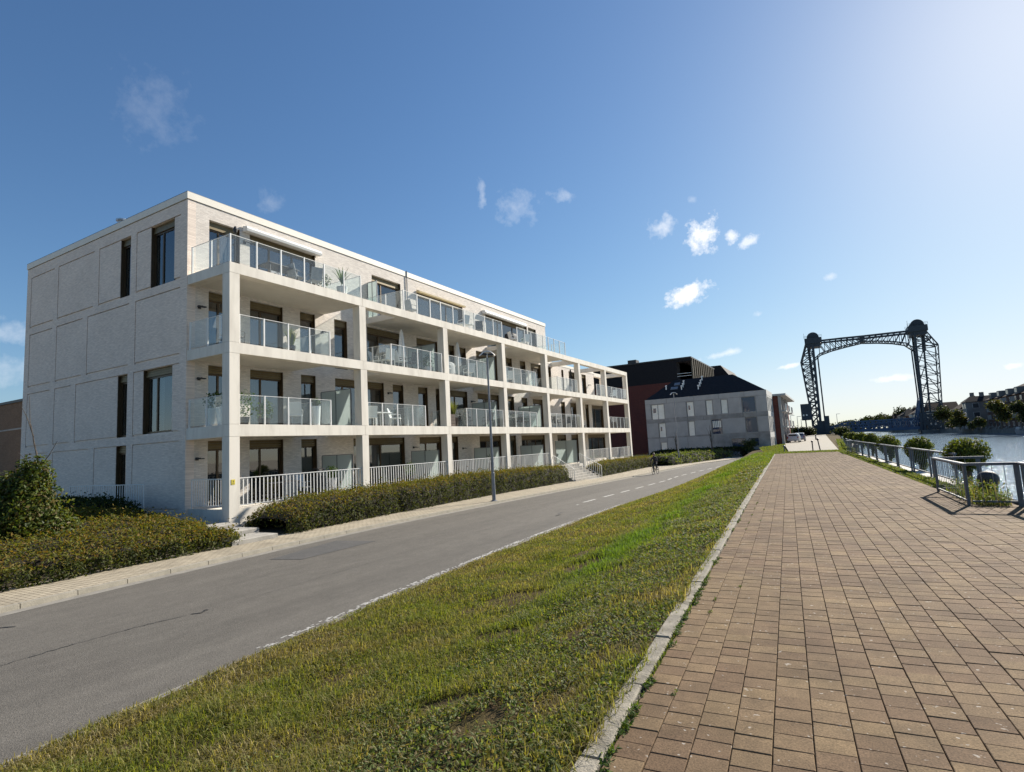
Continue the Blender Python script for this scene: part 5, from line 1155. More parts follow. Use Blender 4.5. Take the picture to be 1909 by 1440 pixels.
# ------------------------------------------------------------------ parked cars
M_paintw = pm('car_white', (.62, .62, .62), None, rough=.3, coat=.6); M_paintg = pm('car_grey', (.30, .31, .33), None, rough=.3, metal=.4, coat=.6)
M_cglass = pm('car_glass', (.012, .014, .016), None, rough=.05, spec=.9); M_tyre = pm('tyre', (.02, .02, .02), None, rough=.9); M_red = pm('tail_red', (.30, .015, .012), None, rough=.3)
def car(x, y, z, rz, paint, label):
    t = thing('parked_car', label, 'car', (x, y, z), rz, 'cars parked beside the pale lane')
    prof = [(-2.05, .28), (-2.1, .55), (-2.02, .95), (-1.9, 1.06), (-1.72, 1.32), (-1.45, 1.47), (-.2, 1.52), (.35, 1.44), (1.0, 1.06), (1.75, .92), (2.02, .72), (2.08, .4), (1.95, .25)]
    m = MB(); n = len(prof); vs = []
    for (yy_, s) in ((-.86, .93), (-.78, 1.0), (.78, 1.0), (.86, .93)):
        for (a, c) in prof:
            tuck = 0 if c < 1.0 else (c-1.0)*.28
            yv = yy_-math.copysign(tuck, yy_); vs.append((a*(1 if abs(yy_) < .8 else .985), yv, .25+(c-.25)*(1 if abs(yy_) < .8 else .985)))
    fs = [tuple(range(n))[::-1], tuple(range(3*n, 4*n))]
    for j in range(3): fs += [(j*n+i, j*n+(i+1) % n, (j+1)*n+(i+1) % n, (j+1)*n+i) for i in range(n)]
    m.add(vs, fs); fixn(m.build('body', paint, t))
    m = MB(); m.poly([(-1.895, -.62, 1.085), (-1.895, .62, 1.085), (-1.715, .58, 1.325), (-1.715, -.58, 1.325)][::-1]); 
    m.v = [(a-.012, b_, c+.008) for a, b_, c in m.v]; m.build('rear_window', M_cglass, t)
    m = MB(); m.poly([(.40, -.62, 1.425), (.40, .62, 1.425), (.98, .7, 1.075), (.98, -.7, 1.075)]); m.v = [(a+.008, b_, c+.012) for a, b_, c in m.v]; m.build('windscreen', M_cglass, t)
    for s in (-1, 1):
        m = MB(); m.poly([(-1.6, s*.846, 1.05), (.85, s*.846, 1.05), (.3, s*.75, 1.40), (-1.35, s*.74, 1.43)]); m.v = [(a, b_+s*.012, c) for a, b_, c in m.v]; m.build('side_window', M_cglass, t)
        MB().box(-2.1, -2.03, s*.8-.12 if s > 0 else -.85, .85 if s > 0 else s*.8+.12, .72, .98).build('tail_light', M_red, t)
        MB().box(1.98, 2.06, s*.62-.16, s*.62+.16, .62, .76).build('headlight', M_white, t)
        for wx in (-1.28, 1.28):
            w = MB(); w.tube([(wx, s*.70, .31), (wx, s*.885, .31)], .31, 18); wo = w.build('wheel', M_tyre, t)
            MB().tube([(wx, s*.886, .31), (wx, s*.895, .31)], .19, 12).build('rim', M_steel, wo)
    MB().box(-2.13, -2.06, -.26, .26, .5, .62).build('number_plate', M_white, t)
car(-5.6, 104, -1.69, math.radians(88), M_paintw, 'white hatchback parked at the left of the pale lane, nearer one')
car(-5.2, 114, -1.69, math.radians(90), M_paintg, 'grey car parked just beyond the white hatchback')
car(-8.2, 110, -1.72, math.radians(70), M_paintw, 'white car half hidden beside the red-brick flats')

# ------------------------------------------------------------------ cyclist
M_tyre2 = M_tyre; M_frame = pm('bike_frame', (.03, .03, .04), None, rough=.4)
bz = float(z_road(48.8))+.004; bx_, by_ = -13.65, 48.8; heading = math.radians(-94)
bk = thing('bicycle', 'dark bicycle ridden along the kerb towards the camera', 'bicycle', (bx_, by_, bz), heading)
def wheel(cx):
    m = MB(); n = 28; R, r = .335, .02
    vs = [(cx+(R+r*math.cos(b_))*math.cos(a), r*math.sin(b_), .355+(R+r*math.cos(b_))*math.sin(a)) for a in [2*math.pi*i/n for i in range(n)] for b_ in [2*math.pi*j/6 for j in range(6)]]
    m.add(vs, [(i*6+j, ((i+1) % n)*6+j, ((i+1) % n)*6+(j+1) % 6, i*6+(j+1) % 6) for i in range(n) for j in range(6)]); w = m.build('wheel', M_tyre, bk)
    s = MB()
    for i in range(14): a = math.pi*2*i/14; s.bar((cx, 0, .355), (cx+.325*math.cos(a), 0, .355+.325*math.sin(a)), .004)
    s.build('spokes', M_steel, w)
wheel(-.52); wheel(.55)
m = MB()
for p, q in (((-.05, 0, .32), (-.16, 0, .82)), ((-.05, 0, .32), (.40, 0, .80)), ((-.14, 0, .74), (.38, 0, .88)), ((-.52, 0, .355), (-.05, 0, .32)), ((-.52, 0, .355), (-.15, 0, .76)), ((.55, 0, .355), (.37, 0, .95))): m.tube([p, q], .017, 8)
m.build('frame', M_frame, bk)
m = MB(); m.tube([(.37, 0, .93), (.36, 0, 1.08)], .014, 8); m.tube([(.22, -.28, 1.06), (.38, -.22, 1.10), (.40, 0, 1.09), (.38, .22, 1.10), (.22, .28, 1.06)], .013, 8); m.build('handlebar', M_frame, bk)
m = MB(); m.add([(-.32, -.08, .92), (-.32, .08, .92), (0, .03, .93), (0, -.03, .93), (-.3, -.06, .87), (-.3, .06, .87), (-.02, .02, .89), (-.02, -.02, .89)], [(0, 3, 2, 1), (4, 5, 6, 7), (0, 1, 5, 4), (1, 2, 6, 5), (2, 3, 7, 6), (3, 0, 4, 7)]); m.build('saddle', M_dark, bk)
m = MB(); m.tube([(-.05, -.03, .32), (.10, -.09, .24)], .01, 6); m.tube([(-.05, .03, .32), (-.20, .09, .40)], .01, 6); m.box(.06, .15, -.17, -.08, .225, .245); m.box(-.25, -.16, .08, .17, .39, .41); m.build('pedals', M_frame, bk)
pr = thing('person', 'cyclist in dark clothes riding a bicycle along the kerb', 'person', (bx_, by_, bz), heading)
def skin_body(name, verts, edges, radii, mat, parent, root=0, sub=2):
    me = bpy.data.meshes.new(name); me.from_pydata(verts, edges, []); me.materials.append(mat); o = bpy.data.objects.new(name, me); col.objects.link(o); o.parent = parent
    sk = o.modifiers.new('skin', 'SKIN'); 
    if not me.skin_vertices: me.attributes.new('skin_data', 'FLOAT', 'POINT')
    sv = me.skin_vertices[0].data
    for i, r_ in enumerate(radii): sv[i].radius = (r_, r_) if isinstance(r_, (int, float)) else r_
    sv[root].use_root = True; o.modifiers.new('sub', 'SUBSURF').render_levels = sub; o.modifiers['sub'].levels = sub
    sk.use_smooth_shade = True
    return o
M_skin = pm('skin', (.42, .24, .17), None, rough=.6); M_cloth = pm('dark_jacket', (.022, .022, .028), (.04, .04, .048), 8, .85); M_trous = pm('dark_trousers', (.02, .018, .022), None, rough=.9)
V_ = [(-.17, 0, .98), (-.10, 0, 1.15), (.02, 0, 1.34), (.10, 0, 1.46), (.14, 0, 1.55), (.06, -.19, 1.42), (.17, -.27, 1.20), (.27, -.25, 1.09), (.06, .19, 1.42), (.17, .27, 1.20), (.27, .25, 1.09),
      (-.13, -.10, .96), (.22, -.12, .80), (.10, -.12, .42), (.07, -.12, .29), (.17, -.125, .265), (-.13, .10, .96), (.13, .12, .90), (-.14, .12, .58), (-.22, .12, .46), (-.12, .125, .43), (.17, 0, 1.62)]
E_ = [(0, 1), (1, 2), (2, 3), (3, 4), (4, 21), (3, 5), (5, 6), (6, 7), (3, 8), (8, 9), (9, 10), (0, 11), (11, 12), (12, 13), (13, 14), (14, 15), (0, 16), (16, 17), (17, 18), (18, 19), (19, 20)]
R_ = [(.155, .125), (.15, .115), (.16, .12), (.13, .10), .055, .07, .05, .04, .07, .05, .04, .095, .07, .05, .04, .035, .095, .07, .05, .04, .035, .05]
body = skin_body('body', V_, E_, R_, M_cloth, pr)
hd = MB(); hd.lathe([(.02, -.125), (.055, -.115), (.075, -.07), (.088, 0), (.092, .05), (.08, .1), (.05, .13), (.01, .14)], (.19, 0, 1.70), 16, sx=1.1, sy=.9)
ho = hd.build('head', M_skin, pr, True)
m = MB(); m.lathe([(.10, .03), (.108, .06), (.095, .115), (.06, .15), (.01, .16)], (.175, 0, 1.70), 16, sx=1.15, sy=.95); m.build('helmet', M_dark, ho, True)
m = MB(); m.add([(.275, -.015, 1.70), (.275, .015, 1.70), (.31, 0, 1.675), (.28, 0, 1.72)], [(0, 1, 2), (0, 2, 3), (1, 3, 2)]); m.build('nose', M_skin, ho)
m = MB()
for s in (-1, 1): m.lathe([(.004, -.01), (.011, 0), (.004, .01)], (.283, s*.032, 1.715), 8)
m.build('eyes', M_dark, ho)
m = MB(); m.box(.268, .285, -.025, .025, 1.642, 1.65); m.build('mouth', M_red, ho)
m = MB()
for s in (-1, 1): m.lathe([(.008, -.03), (.02, 0), (.008, .03)], (.185, s*.088, 1.70), 8)
m.build('ears', M_skin, ho)
for s in (-1, 1):
    m = MB(); m.lathe([(.01, -.045), (.035, -.02), (.04, .02), (.015, .045)], (.285, s*.25, 1.095), 10)
    for f in range(4): m.tube([(.30+.004*f, s*.25-.036+.024*f, 1.11), (.335, s*.25-.036+.024*f, 1.095), (.325, s*.25-.036+.024*f, 1.065)], [.011, .010, .008], 6)
    m.tube([(.28, s*.25-s*.04, 1.10), (.31, s*.25-s*.055, 1.075)], [.012, .009], 6); m.build('hand', M_skin, pr)
    f = MB(); a = (.07, -.12, .262) if s < 0 else (-.22, .12, .43); f.bbox(a[0]-.07, a[0]+.17, a[1]-.045, a[1]+.045, a[2]-.015, a[2]+.075, .03); f.build('shoe', M_dark, pr)

# ------------------------------------------------------------------ grey concrete building
S = 88/74
GB = thing('grey_building', 'three-storey grey concrete building with dark hipped slate roof beyond the road bend', 'building', (-16, 88, -2.9), world=True)
M_gpan = pm('grey_panel', (.37, .35, .325), (.44, .42, .39), .9, .8, .2, 25, detail=8); M_gstain = pm('stained_panel', (.22, .21, .195), (.36, .345, .32), .8, .85, .2, 25, detail=9)
M_blind = pm('white_blind', (.74, .73, .64), (.82, .81, .72), 2, .6, coat=.4); M_slate = pm('slate', (.012, .012, .014), (.022, .022, .025), 3, .8, .4, 25, stretch=(1, 1, 3), spec=.15)
M_dglass = pm('dark_window', (.022, .042, .085), None, rough=.03, spec=.5)  # blue in the base colour stands for reflected sky
gx0, gx1, gz1 = -21.39*S, -6.5*S, 5.31*S
gwin = [(-20.6, -18.9, 2.6, 4.6, 2), (-16.0, -15.1, 2.7, 4.6, 1), (-13.6, -12.8, 2.7, 4.6, 1), (-11.8, -11.0, 2.75, 4.55, 1), (-9.3, -7.8, 2.75, 4.62, 3), (-19.8, -18.9, .2, 2.1, 1), (-16, -15.2, .2, 2.1, 1), (-13.1, -11.9, .25, 2.15, 4), (-9.1, -7.8, .25, 2.12, 3),
        (-19.7, -18.9, -1.4, -.4, 1), (-10.9, -9.3, -1.5, -.4, 3), (-8.7, -7.8, -1.4, -.4, 3)]
gwin = [(a*S, b_*S, c*S, d*S, k) for a, b_, c, d, k in gwin]
rows = [(-2.45*S, .12*S), (.12*S, .28*S), (.28*S, 2.15*S), (2.15*S, 2.7*S), (2.7*S, 4.66*S), (4.66*S, gz1)]
cuts = {0: [-19.8, -18.8, -16.2, -13.3, -11.1, -9.2, -7.7], 1: [-13, -8], 2: [-19.85, -18.85, -16.05, -15.15, -13.15, -11.85, -9.15, -7.75], 3: [-19, -16, -14, -9.3, -7.8], 4: [-20.65, -18.85, -16.05, -15.05, -13.65, -12.75, -10.95, -9.35, -7.75], 5: [-18.5, -15, -12, -9]}
for r, (za, zb) in enumerate(rows):
    cs = [gx0]+[c*S for c in cuts[r]]+[gx1]
    for a, b_ in zip(cs[:-1], cs[1:]):
        m = MB()
        for (u0, u1, c, d) in cells_of(a+.03, b_-.03, za+.03, zb-.03, [w[:4] for w in gwin]): m.box(u0, u1, 88, 88.2, c, d)
        if m.v: m.build('panel', M_gstain if r in (1, 3) or (r == 0 and (a > -15*S)) else M_gpan, GB)
m = MB()
for (u0, u1, c, d) in cells_of(gx0, gx1, -3.2, gz1-.02, [w[:4] for w in gwin]): m.box(u0, u1, 88.05, 88.3, c, d)
m.box(gx0, gx0+.2, 88.3, 97, -3.2, gz1-.02); m.box(gx0, gx1, 96.8, 97, -3.2, gz1-.02); m.box(gx0+.2, gx1-.3, 88.3, 96.8, gz1-.3, gz1-.1)
m.build('wall', M_gstain, GB)
for (a, b_, c, d, k) in gwin:
    f = MB(); w = .06; f.box(a+.01, a+w, 88.12, 88.22, c, d); f.box(b_-w, b_-.01, 88.12, 88.22, c, d); f.box(a+w, b_-w, 88.12, 88.22, c, c+w); f.box(a+w, b_-w, 88.12, 88.22, d-w, d)
    if k == 2: f.box((a+b_)/2-.04, (a+b_)/2+.04, 88.12, 88.22, c+w, d-w)
    fo = f.build('window', M_grey, GB)
    MB().box(a+w, b_-w, 88.17, 88.18, c+w, d-w).build('pane', M_blind if k in (1, 2) else M_dglass, fo)
    if k in (1, 2) and b_-a > 1.0: MB().box(a+.25, a+.25+(b_-a)*.22, 88.155, 88.165, c+(d-c)*.45, c+(d-c)*.75).build('pane', M_dglass, fo)
    if k == 4:
        for i in range(5): MB().box(a+.12+i*.25, a+.30+i*.25, 88.15, 88.165, c+(d-c)*.45, c+(d-c)*.88).build('pane', M_blind, fo)
    MB().box(a-.04, b_+.04, 87.93, 88.02, c-.09, c-.02).build('sill', M_gpan, fo)
gy1 = 97
swin = [(88.9+i*2.0, 90.1+i*2.0) for i in range(4)]
sh = [(a, b_, za, zb) for (a, b_) in swin for (za, zb) in ((2.75*S, 4.5*S), (.15*S, 2.15*S), (-2.3*S, -.45*S))]
m = MB()
M_gside = pm('pale_concrete_panel', (.40, .39, .365), (.48, .47, .44), 1.2, .8)
for (u0, u1, c, d) in cells_of(88.0, gy1, -3.2, gz1, sh): m.box(gx1-.3, gx1+.02, u0+(.31 if u0 < 88.1 else 0), u1, c, d)
m.build('wall', M_gside, GB)
MB().box(gx1-.02, gx1+.04, 87.98, gy1, gz1-.75, gz1+.02).build('coping', M_gside, GB)
for (a, b_, c, d) in sh:
    f = MB().box(gx1-.14, gx1-.08, a+.01, a+.08, c, d); f.box(gx1-.14, gx1-.08, b_-.08, b_-.01, c, d); fo = f.build('window', M_grey, GB); MB().box(gx1-.2, gx1-.18, a+.02, b_-.02, c, d).build('pane', M_dglass, fo)
# hipped roof with snow guards and roof windows
rz = gz1+.02; r0, r1 = -18.2*S, -10.6*S; ry = 88+4.7; rh = 8.05*S*93/94
rf = MB(); rf.add([(gx0+.1, 88.1, rz), (gx1-.1, 88.1, rz), (gx1-.1, gy1-.1, rz), (gx0+.1, gy1-.1, rz), (r0, ry, rh), (r1, ry, rh)], [(0, 1, 5, 4), (1, 2, 5), (2, 3, 4, 5), (3, 0, 4), (0, 3, 2, 1)])
ro = rf.build('roof', M_slate, GB)
def on_roof(x, t): return (x, 88.1+(ry-88.1)*t, rz+(rh-rz)*t)
for (x, t, w) in ((-18.3*S, .45, 1.1), (-18.0*S, .68, .9)):
    p, q = on_roof(x, t), on_roof(x, t+.14); n_v = Vector((0, -(rh-rz), ry-88.1)).normalized()*.06
    m = MB(); m.add([Vector(p)+n_v, Vector(p)+Vector((w, 0, 0))+n_v, Vector(q)+Vector((w, 0, 0))+n_v, Vector(q)+n_v, Vector(p), Vector(p)+Vector((w, 0, 0)), Vector(q)+Vector((w, 0, 0)), Vector(q)], [(0, 1, 2, 3), (4, 5, 1, 0), (5, 6, 2, 1), (7, 4, 0, 3)]); m.build('roof_window', M_grey, ro)
for (x, t) in ((-18.9*S, .5), (-16.8*S, .42), (-16.7*S, .55), (-16.7*S, .7), (-14.6*S, .35), (-14.5*S, .5), (-14.45*S, .64), (-14.4*S, .85)):
    p = on_roof(x, t); MB().lathe([(.10, -.1), (.10, .45), (.16, .47), (.16, .6), (.04, .66)], p, 10).build('vent_pipe', M_steel, ro)
# ------------------------------------------------------------------ dark red brick building with slate upper floors
RB = thing('dark_brick_building', 'tall dark red brick block with black slate top behind the grey building', 'building', (-28, 105, -3), world=True)
M_dbrick = brick_mat('dark_red_brick', 'y', (.15, .042, .032), (.10, .03, .025), (.07, .04, .035)); M_dbx = brick_mat('dark_red_brick_side', 'x', (.12, .036, .028), (.08, .025, .022), (.05, .03, .028))
Q = 105/88
MB().box(-48, -17.85*Q, 105, 131, -3.2, 8.75*Q).build('wall', M_dbrick, RB)
lo0, lo1, lz0, lz1 = -20.0*Q, -17.9*Q, 8.95*Q, 11.8*Q
m = MB()
for (u0, u1, c, d) in cells_of(-48, -17.85*Q, 8.75*Q, 12.22*Q, [(lo0, -17.85*Q, lz0, lz1)]): m.box(u0, u1, 105.02, 107.5, c, d)
m.box(-48, lo0, 107.5, 128, 8.75*Q, 12.2*Q); m.box(lo0, -17.85*Q-2.6, 107.5, 128, 8.75*Q, 12.2*Q)
m.build('slate_cladding', M_slate, RB)
MB().box(-48.2, -17.7*Q, 104.85, 128.5, 12.22*Q, 12.42*Q).build('roof', M_dark, RB)
MB().box(-28.0*Q, -26.6*Q, 106, 108, 12.42*Q, 13.1*Q).build('chimney', M_dark, RB)
for z in (9.5*Q, 9.9*Q): MB().box(lo0, lo1+.05, 104.98, 105.03, z, z+.06).build('balcony_rail', M_steel, RB)
M_slat = pm('bronze_slat', (.09, .075, .05), (.13, .11, .075), 3, .6)
for i in range(12): MB().box(-17.85*Q-.06, -17.85*Q+.22, 105.6+i*1.9, 105.6+i*1.9+.35, 8.85*Q, 12.2*Q).build('slat', M_slat, RB)
m = MB(); m.prism([(-15.43*Q-6, 8.0*Q), (-12.55*Q-2, 8.0*Q), (-12.55*Q-2, 9.1*Q), (-15.3*Q-2, 13.2*Q), (-15.43*Q-6, 13.2*Q)], 'y', 131.5, 152); fixn(m.build('slate_cladding', M_slate, RB))
m = MB(); m.box(-40, -12.55*Q-2, 131.5, 152, -3.2, 8.0*Q); m.build('wall', M_dbrick, RB)
# ------------------------------------------------------------------ red brick flats with balconies down the lane
FB = thing('brick_flats', 'red brick flats with pale balcony slabs just right of the grey building', 'building', (-14, 110, -2.5), world=True)
M_rbx = brick_mat('red_brick', 'x', (.24, .07, .05), (.17, .05, .04), (.16, .12, .10)); fx = -7.0
fwin = [(a, a+1.5, z, z+1.7) for a in (98.5, 102, 106, 110, 114, 118) for z in (-1.4, 1.3, 3.8)]
m = MB()
for (u0, u1, c, d) in cells_of(98, 121, -2.6, 5.8, fwin): m.box(fx-.3, fx, u0, u1, c, d)
m.box(-20, fx-.3, 98, 121, -2.6, 5.8); m.build('wall', M_rbx, FB)
MB().box(-20.3, fx+1.2, 97.4, 121.5, 5.85, 6.15).build('roof', M_gside, FB)
for (a, b_, c, d) in fwin:
    f = MB().box(fx-.16, fx-.1, a, a+.07, c, d); f.box(fx-.16, fx-.1, b_-.07, b_, c, d); fo = f.build('window', M_white, FB); MB().box(fx-.24, fx-.2, a, b_, c, d).build('pane', M_dglass, fo)
for z in (.8, 3.3):
    for (a, b_) in ((97.8, 101.5), (105, 109), (112.5, 117)):
        bo = MB().box(fx, fx+1.0, a, b_, z, z+.22).build('balcony', M_gside, FB); r_ = MB()
        for i in range(9): r_.box(fx+.94, fx+.97, a+.05+i*(b_-a-.1)/8, a+.08+i*(b_-a-.1)/8, z+.22, z+1.2)
        r_.box(fx+.92, fx+.98, a, b_, z+1.2, z+1.25); r_.build('rail', M_steel, bo)
for a in (97.9, 104.0, 111.5): MB().box(fx+.02, fx+.4, a, a+.4, -2.6, 5.84).build('pilaster', M_gside, FB)
# thin street trees before the grey building
def small_tree(x, y, z, h, label, cols, crown=.9, n=900, sz=.14, grp=None, bare=False, cr=None):
    t = thing('tree', label, 'tree', (x, y, z), 0, grp); m = MB(); m.tube([(0, 0, 0), (.05, 0, h*.4), (0, .05, h*.75)], [.07+h*.008, .06+h*.004, .03], 7)
    for i in range(7): a = i*2.4; m.tube([(0, 0, h*(.35+.05*i)), (crown*.35*math.cos(a), crown*.35*math.sin(a), h*(.5+.05*i)), (crown*.8*math.cos(a), crown*.8*math.sin(a), h*(.66+.045*i))], [.035+h*.003, .02, .006], 5)
    m.build('trunk', M_bark, t)
    if not bare:
        ps = []; rr_ = random.Random(int(x*10+y))
        for i in range(6):
            a = i*1.1; c = (crown*.45*math.cos(a)*rr_.uniform(.5, 1), crown*.45*math.sin(a)*rr_.uniform(.5, 1), h*(.36+.46*rr_.random())); r_ = crown*rr_.uniform(.5, .7)
            ps.append(blob_leaves(n//6, c, (r_, r_, r_*.85*(cr or 1)), sz, cols, .35, ph=i+x, lump=.3, asp=.7))
        off = 0; FF = []
        for V, F, c in ps: FF.append(F+off); off += len(V)
        np_mesh('crown', np.concatenate([p[0] for p in ps]), [np.concatenate(FF)], LEAF, t, np.concatenate([p[2] for p in ps]))
    return t
small_tree(-15.2, 84.2, -2.95, 5.2, 'slender bare street tree in front of the grey building, nearest its middle', GREENS, .7, bare=True, grp='thin trees by the grey building')
small_tree(-20.5, 85.5, -2.95, 4.2, 'slender bare street tree in front of the grey building, left of the lamp', GREENS, .5, bare=True, grp='thin trees by the grey building')
small_tree(-10.2, 85.0, -2.9, 2.3, 'rounded green bush at the right corner of the grey building', [(.05, .07, .025), (.07, .09, .03)], 1.3, 1500, .16, cr=.9)
small_tree(-7.3, 99.5, -2.3, 1.8, 'dark bush between grey building and brick flats', [(.03, .04, .018), (.05, .05, .02)], .9, 600, .16)

# ------------------------------------------------------------------ brown brick building behind the left hedge
LB = thing('brown_brick_building', 'brown brick building end at the far left behind the white block', 'building', (-90, 24, -3), world=True)
M_bry2 = brick_mat('brown_brick', 'y', (.20, .13, .085), (.15, .095, .062), (.14, .11, .08), bw=.3, bh=.09)
MB().box(-120, -68, 24, 40, -3, 7.0).build('wall', M_bry2, LB); MB().box(-120.2, -67.9, 23.85, 40.1, 7.0, 7.25).build('coping', M_dark, LB)
b = MB(); b.box(-120, -68, 23.95, 23.99, 4.3, 4.45); b.build('string_course', M_gstain, LB)
# ------------------------------------------------------------------ lift bridge (plane y = 280)
M_bridge = pm('bridge_blue', (.017, .028, .04), (.026, .042, .056), .5, .55); M_girder = pm('girder_blue', (.035, .065, .12), (.05, .09, .16), .5, .55)
BR = thing('lift_bridge', 'tall dark blue steel vertical-lift bridge with two lattice towers across the canal', 'bridge', (14, 280, -2), world=True)
def lattice(b, a0, a1, b0, b1, n, ya, yb_, w=.42, wl_=.26, cross=True):
    """two chords a0->a1 and b0->b1 (x,z) on faces ya and yb, braced"""
    for y in (ya, yb_):
        A = [Vector((a0[0]+(a1[0]-a0[0])*i/n, y, a0[1]+(a1[1]-a0[1])*i/n)) for i in range(n+1)]
        C = [Vector((b0[0]+(b1[0]-b0[0])*i/n, y, b0[1]+(b1[1]-b0[1])*i/n)) for i in range(n+1)]
        b.bar(A[0], A[-1], w, w, up=(0, 1, 0)); b.bar(C[0], C[-1], w, w, up=(0, 1, 0))
        for i in range(n):
            b.bar(A[i], C[i], wl_, wl_, up=(0, 1, 0)); b.bar(A[i], C[i+1], wl_, wl_, up=(0, 1, 0))
            if cross: b.bar(C[i], A[i+1], wl_*.8, wl_*.8, up=(0, 1, 0))
        b.bar(A[n], C[n], wl_, wl_, up=(0, 1, 0))
    for i in range(n+1):
        for (p, q) in ((a0, a1), (b0, b1)):
            x, z = p[0]+(q[0]-p[0])*i/n, p[1]+(q[1]-p[1])*i/n; b.bar((x, ya, z), (x, yb_, z), wl_*.8)
            if i < n: x2, z2 = p[0]+(q[0]-p[0])*(i+1)/n, p[1]+(q[1]-p[1])*(i+1)/n; b.bar((x, ya, z), (x2, yb_, z2), wl_*.6)
Y0, Y1 = 276.4, 283.6
for side in ('L', 'R'):
    b = MB()
    if side == 'L':
        inner = [(-3.4, 37.6), (-4.0, -2.5)]; chord = [(-6.5, 38), (-9.0, 31.7), (-9.1, 29.2), (-7.2, 13.6), (-6.6, -2.5)]
        b.bar((-3.7, Y0, 37.5), (-4.1, Y0, -2.5), 1.0, .8, up=(0, 1, 0)); b.bar((-3.7, Y1, 37.5), (-4.1, Y1, -2.5), .7, .6, up=(0, 1, 0))
        lattice(b, (-3.9, 30), (-4.2, 1), (-9.0, 30), (-6.8, 1), 10, Y0, Y1, .5, .34)
        lattice(b, (-3.7, 37.5), (-3.9, 30), (-6.5, 38), (-9.1, 30), 2, Y0, Y1, .5, .36)
        b.bar((-5.6, 280, 38), (-5.2, 280, 22), 1.0, .9); b.bar((-5.3, 280, 22), (-5.2, 280, 0), .5, .5)
    else:
        b.bar((32.9, Y0, 37.5), (32.2, Y0, -2.5), .75, .7, up=(0, 1, 0)); b.bar((33.2, Y1, 37.5), (32.5, Y1, -2.5), .5, .5, up=(0, 1, 0))
        lattice(b, (32.9, 31.5), (32.4, 5), (40.0, 31.6), (38.5, 5), 7, Y0, Y1, .36, .22, False)
        lattice(b, (32.9, 37.5), (32.7, 31.5), (36.6, 37.8), (40, 31.6), 2, Y0, Y1, .42, .32)
        b.bar((36.0, 280, 38), (35.7, 280, 30), 1.2, 1.2); b.bar((35.7, 280, 31), (35.0, 280, 5), .6, .6)
        for z0, z1 in ((31, 25), (25, 19), (19, 13), (13, 7)): b.bar((35.4, Y0, z0), (33.0, Y0, z1), .3); b.bar((35.4, Y0, z0), (38.8, Y0, z1), .25)
        lattice(b, (31.5, 5), (31.0, -2.8), (39.5, 5), (40.5, -2.8), 2, Y0, Y1, .8, .6)
        for i in range(6): b.bar((31.2+i*1.5, Y0, 4.5), (32.6+i*1.5, Y0, -2.6), .75, .4); b.bar((32.4+i*1.5, Y1, 4.5), (31+i*1.5, Y1, -2.6), .7, .4)
    b.build('tower', M_bridge if side == 'L' else M_bridge, BR)
    # wheel house with its sheaves
    cx, zc = (-3.4, 38.6) if side == 'L' else (34.1, 38.4)
    m = MB(); m.box(cx-3.3, cx+3.3, Y0-.6, Y1+.6, zc-.5, zc+1.9); m.box(cx-2.6, cx+2.6, Y0-.2, Y1+.2, zc-2.0, zc-.5); h = m.build('machine_house', M_bridge, BR)
    m = MB(); 
    for y in (Y0+.8, Y1-.8): m.tube([(cx, y-.6, zc+2.1), (cx, y+.6, zc+2.1)], 2.35, 28)
    m.build('sheave', M_bridge, h)
    m = MB()
    for i in range(9): x = cx-3.4+i*.85; m.bar((x, Y0-.6, zc+1.9), (x, Y0-.6, zc+2.9), .07); m.bar((x, Y1+.6, zc+1.9), (x, Y1+.6, zc+2.9), .07)
    for y in (Y0-.6, Y1+.6): m.bar((cx-3.4, y, zc+2.9), (cx+3.4, y, zc+2.9), .08); m.bar((cx-3.4, y, zc+2.4), (cx+3.4, y, zc+2.4), .06)
    m.bar((cx-3.3, Y0-.5, zc+1.9), (cx-3.3, Y0-.5, zc+4.2), .1); m.build('catwalk_rail', M_bridge, h)
# top span between the towers
b = MB()
for y in (Y0, Y1):
    top = [(-1, 38.9), (7.5, 38.8), (15, 38.6), (23.5, 38.5), (32.6, 38.4)]; bot = [(-3.6, 31.3), (-1.4, 33.3), (3, 34.6), (8.5, 35.6), (14.6, 36.5), (20.5, 35.8), (25.5, 34.9), (29.7, 33.6), (32.7, 30.6)]
    for p, q in zip(top[:-1], top[1:]): b.bar((p[0], y, p[1]), (q[0], y, q[1]), .75, .6, up=(0, 1, 0))
    for p, q in zip(bot[:-1], bot[1:]): b.bar((p[0], y, p[1]), (q[0], y, q[1]), .45, .4, up=(0, 1, 0))
    xs = [-1.4+i*(32.6+1.4)/16 for i in range(17)]; bx = [p[0] for p in bot]; bz_ = [p[1] for p in bot]
    f_ = lambda x: float(np.interp(x, bx, bz_))
    for i in range(17):
        b.bar((xs[i], y, 38.6), (xs[i], y, f_(xs[i])), .24)
        if i < 16:
            if i < 8: b.bar((xs[i], y, 38.6), (xs[i+1], y, f_(xs[i+1])), .28)
            else: b.bar((xs[i], y, f_(xs[i])), (xs[i+1], y, 38.6), .28)
for i in range(17):
    b.bar((xs[i], Y0, 38.6), (xs[i], Y1, 38.6), .25); b.bar((xs[i], Y0, f_(xs[i])), (xs[i], Y1, f_(xs[i])), .25)
    if i < 16: b.bar((xs[i], Y0, f_(xs[i])), (xs[i+1], Y1, f_(xs[i+1])), .2); b.bar((xs[i], Y1, f_(xs[i])), (xs[i+1], Y0, f_(xs[i+1])), .2)
b.box(14.0, 15.4, Y0-.1, Y1+.1, 36.4, 38.7); b.build('top_span', M_bridge, BR)
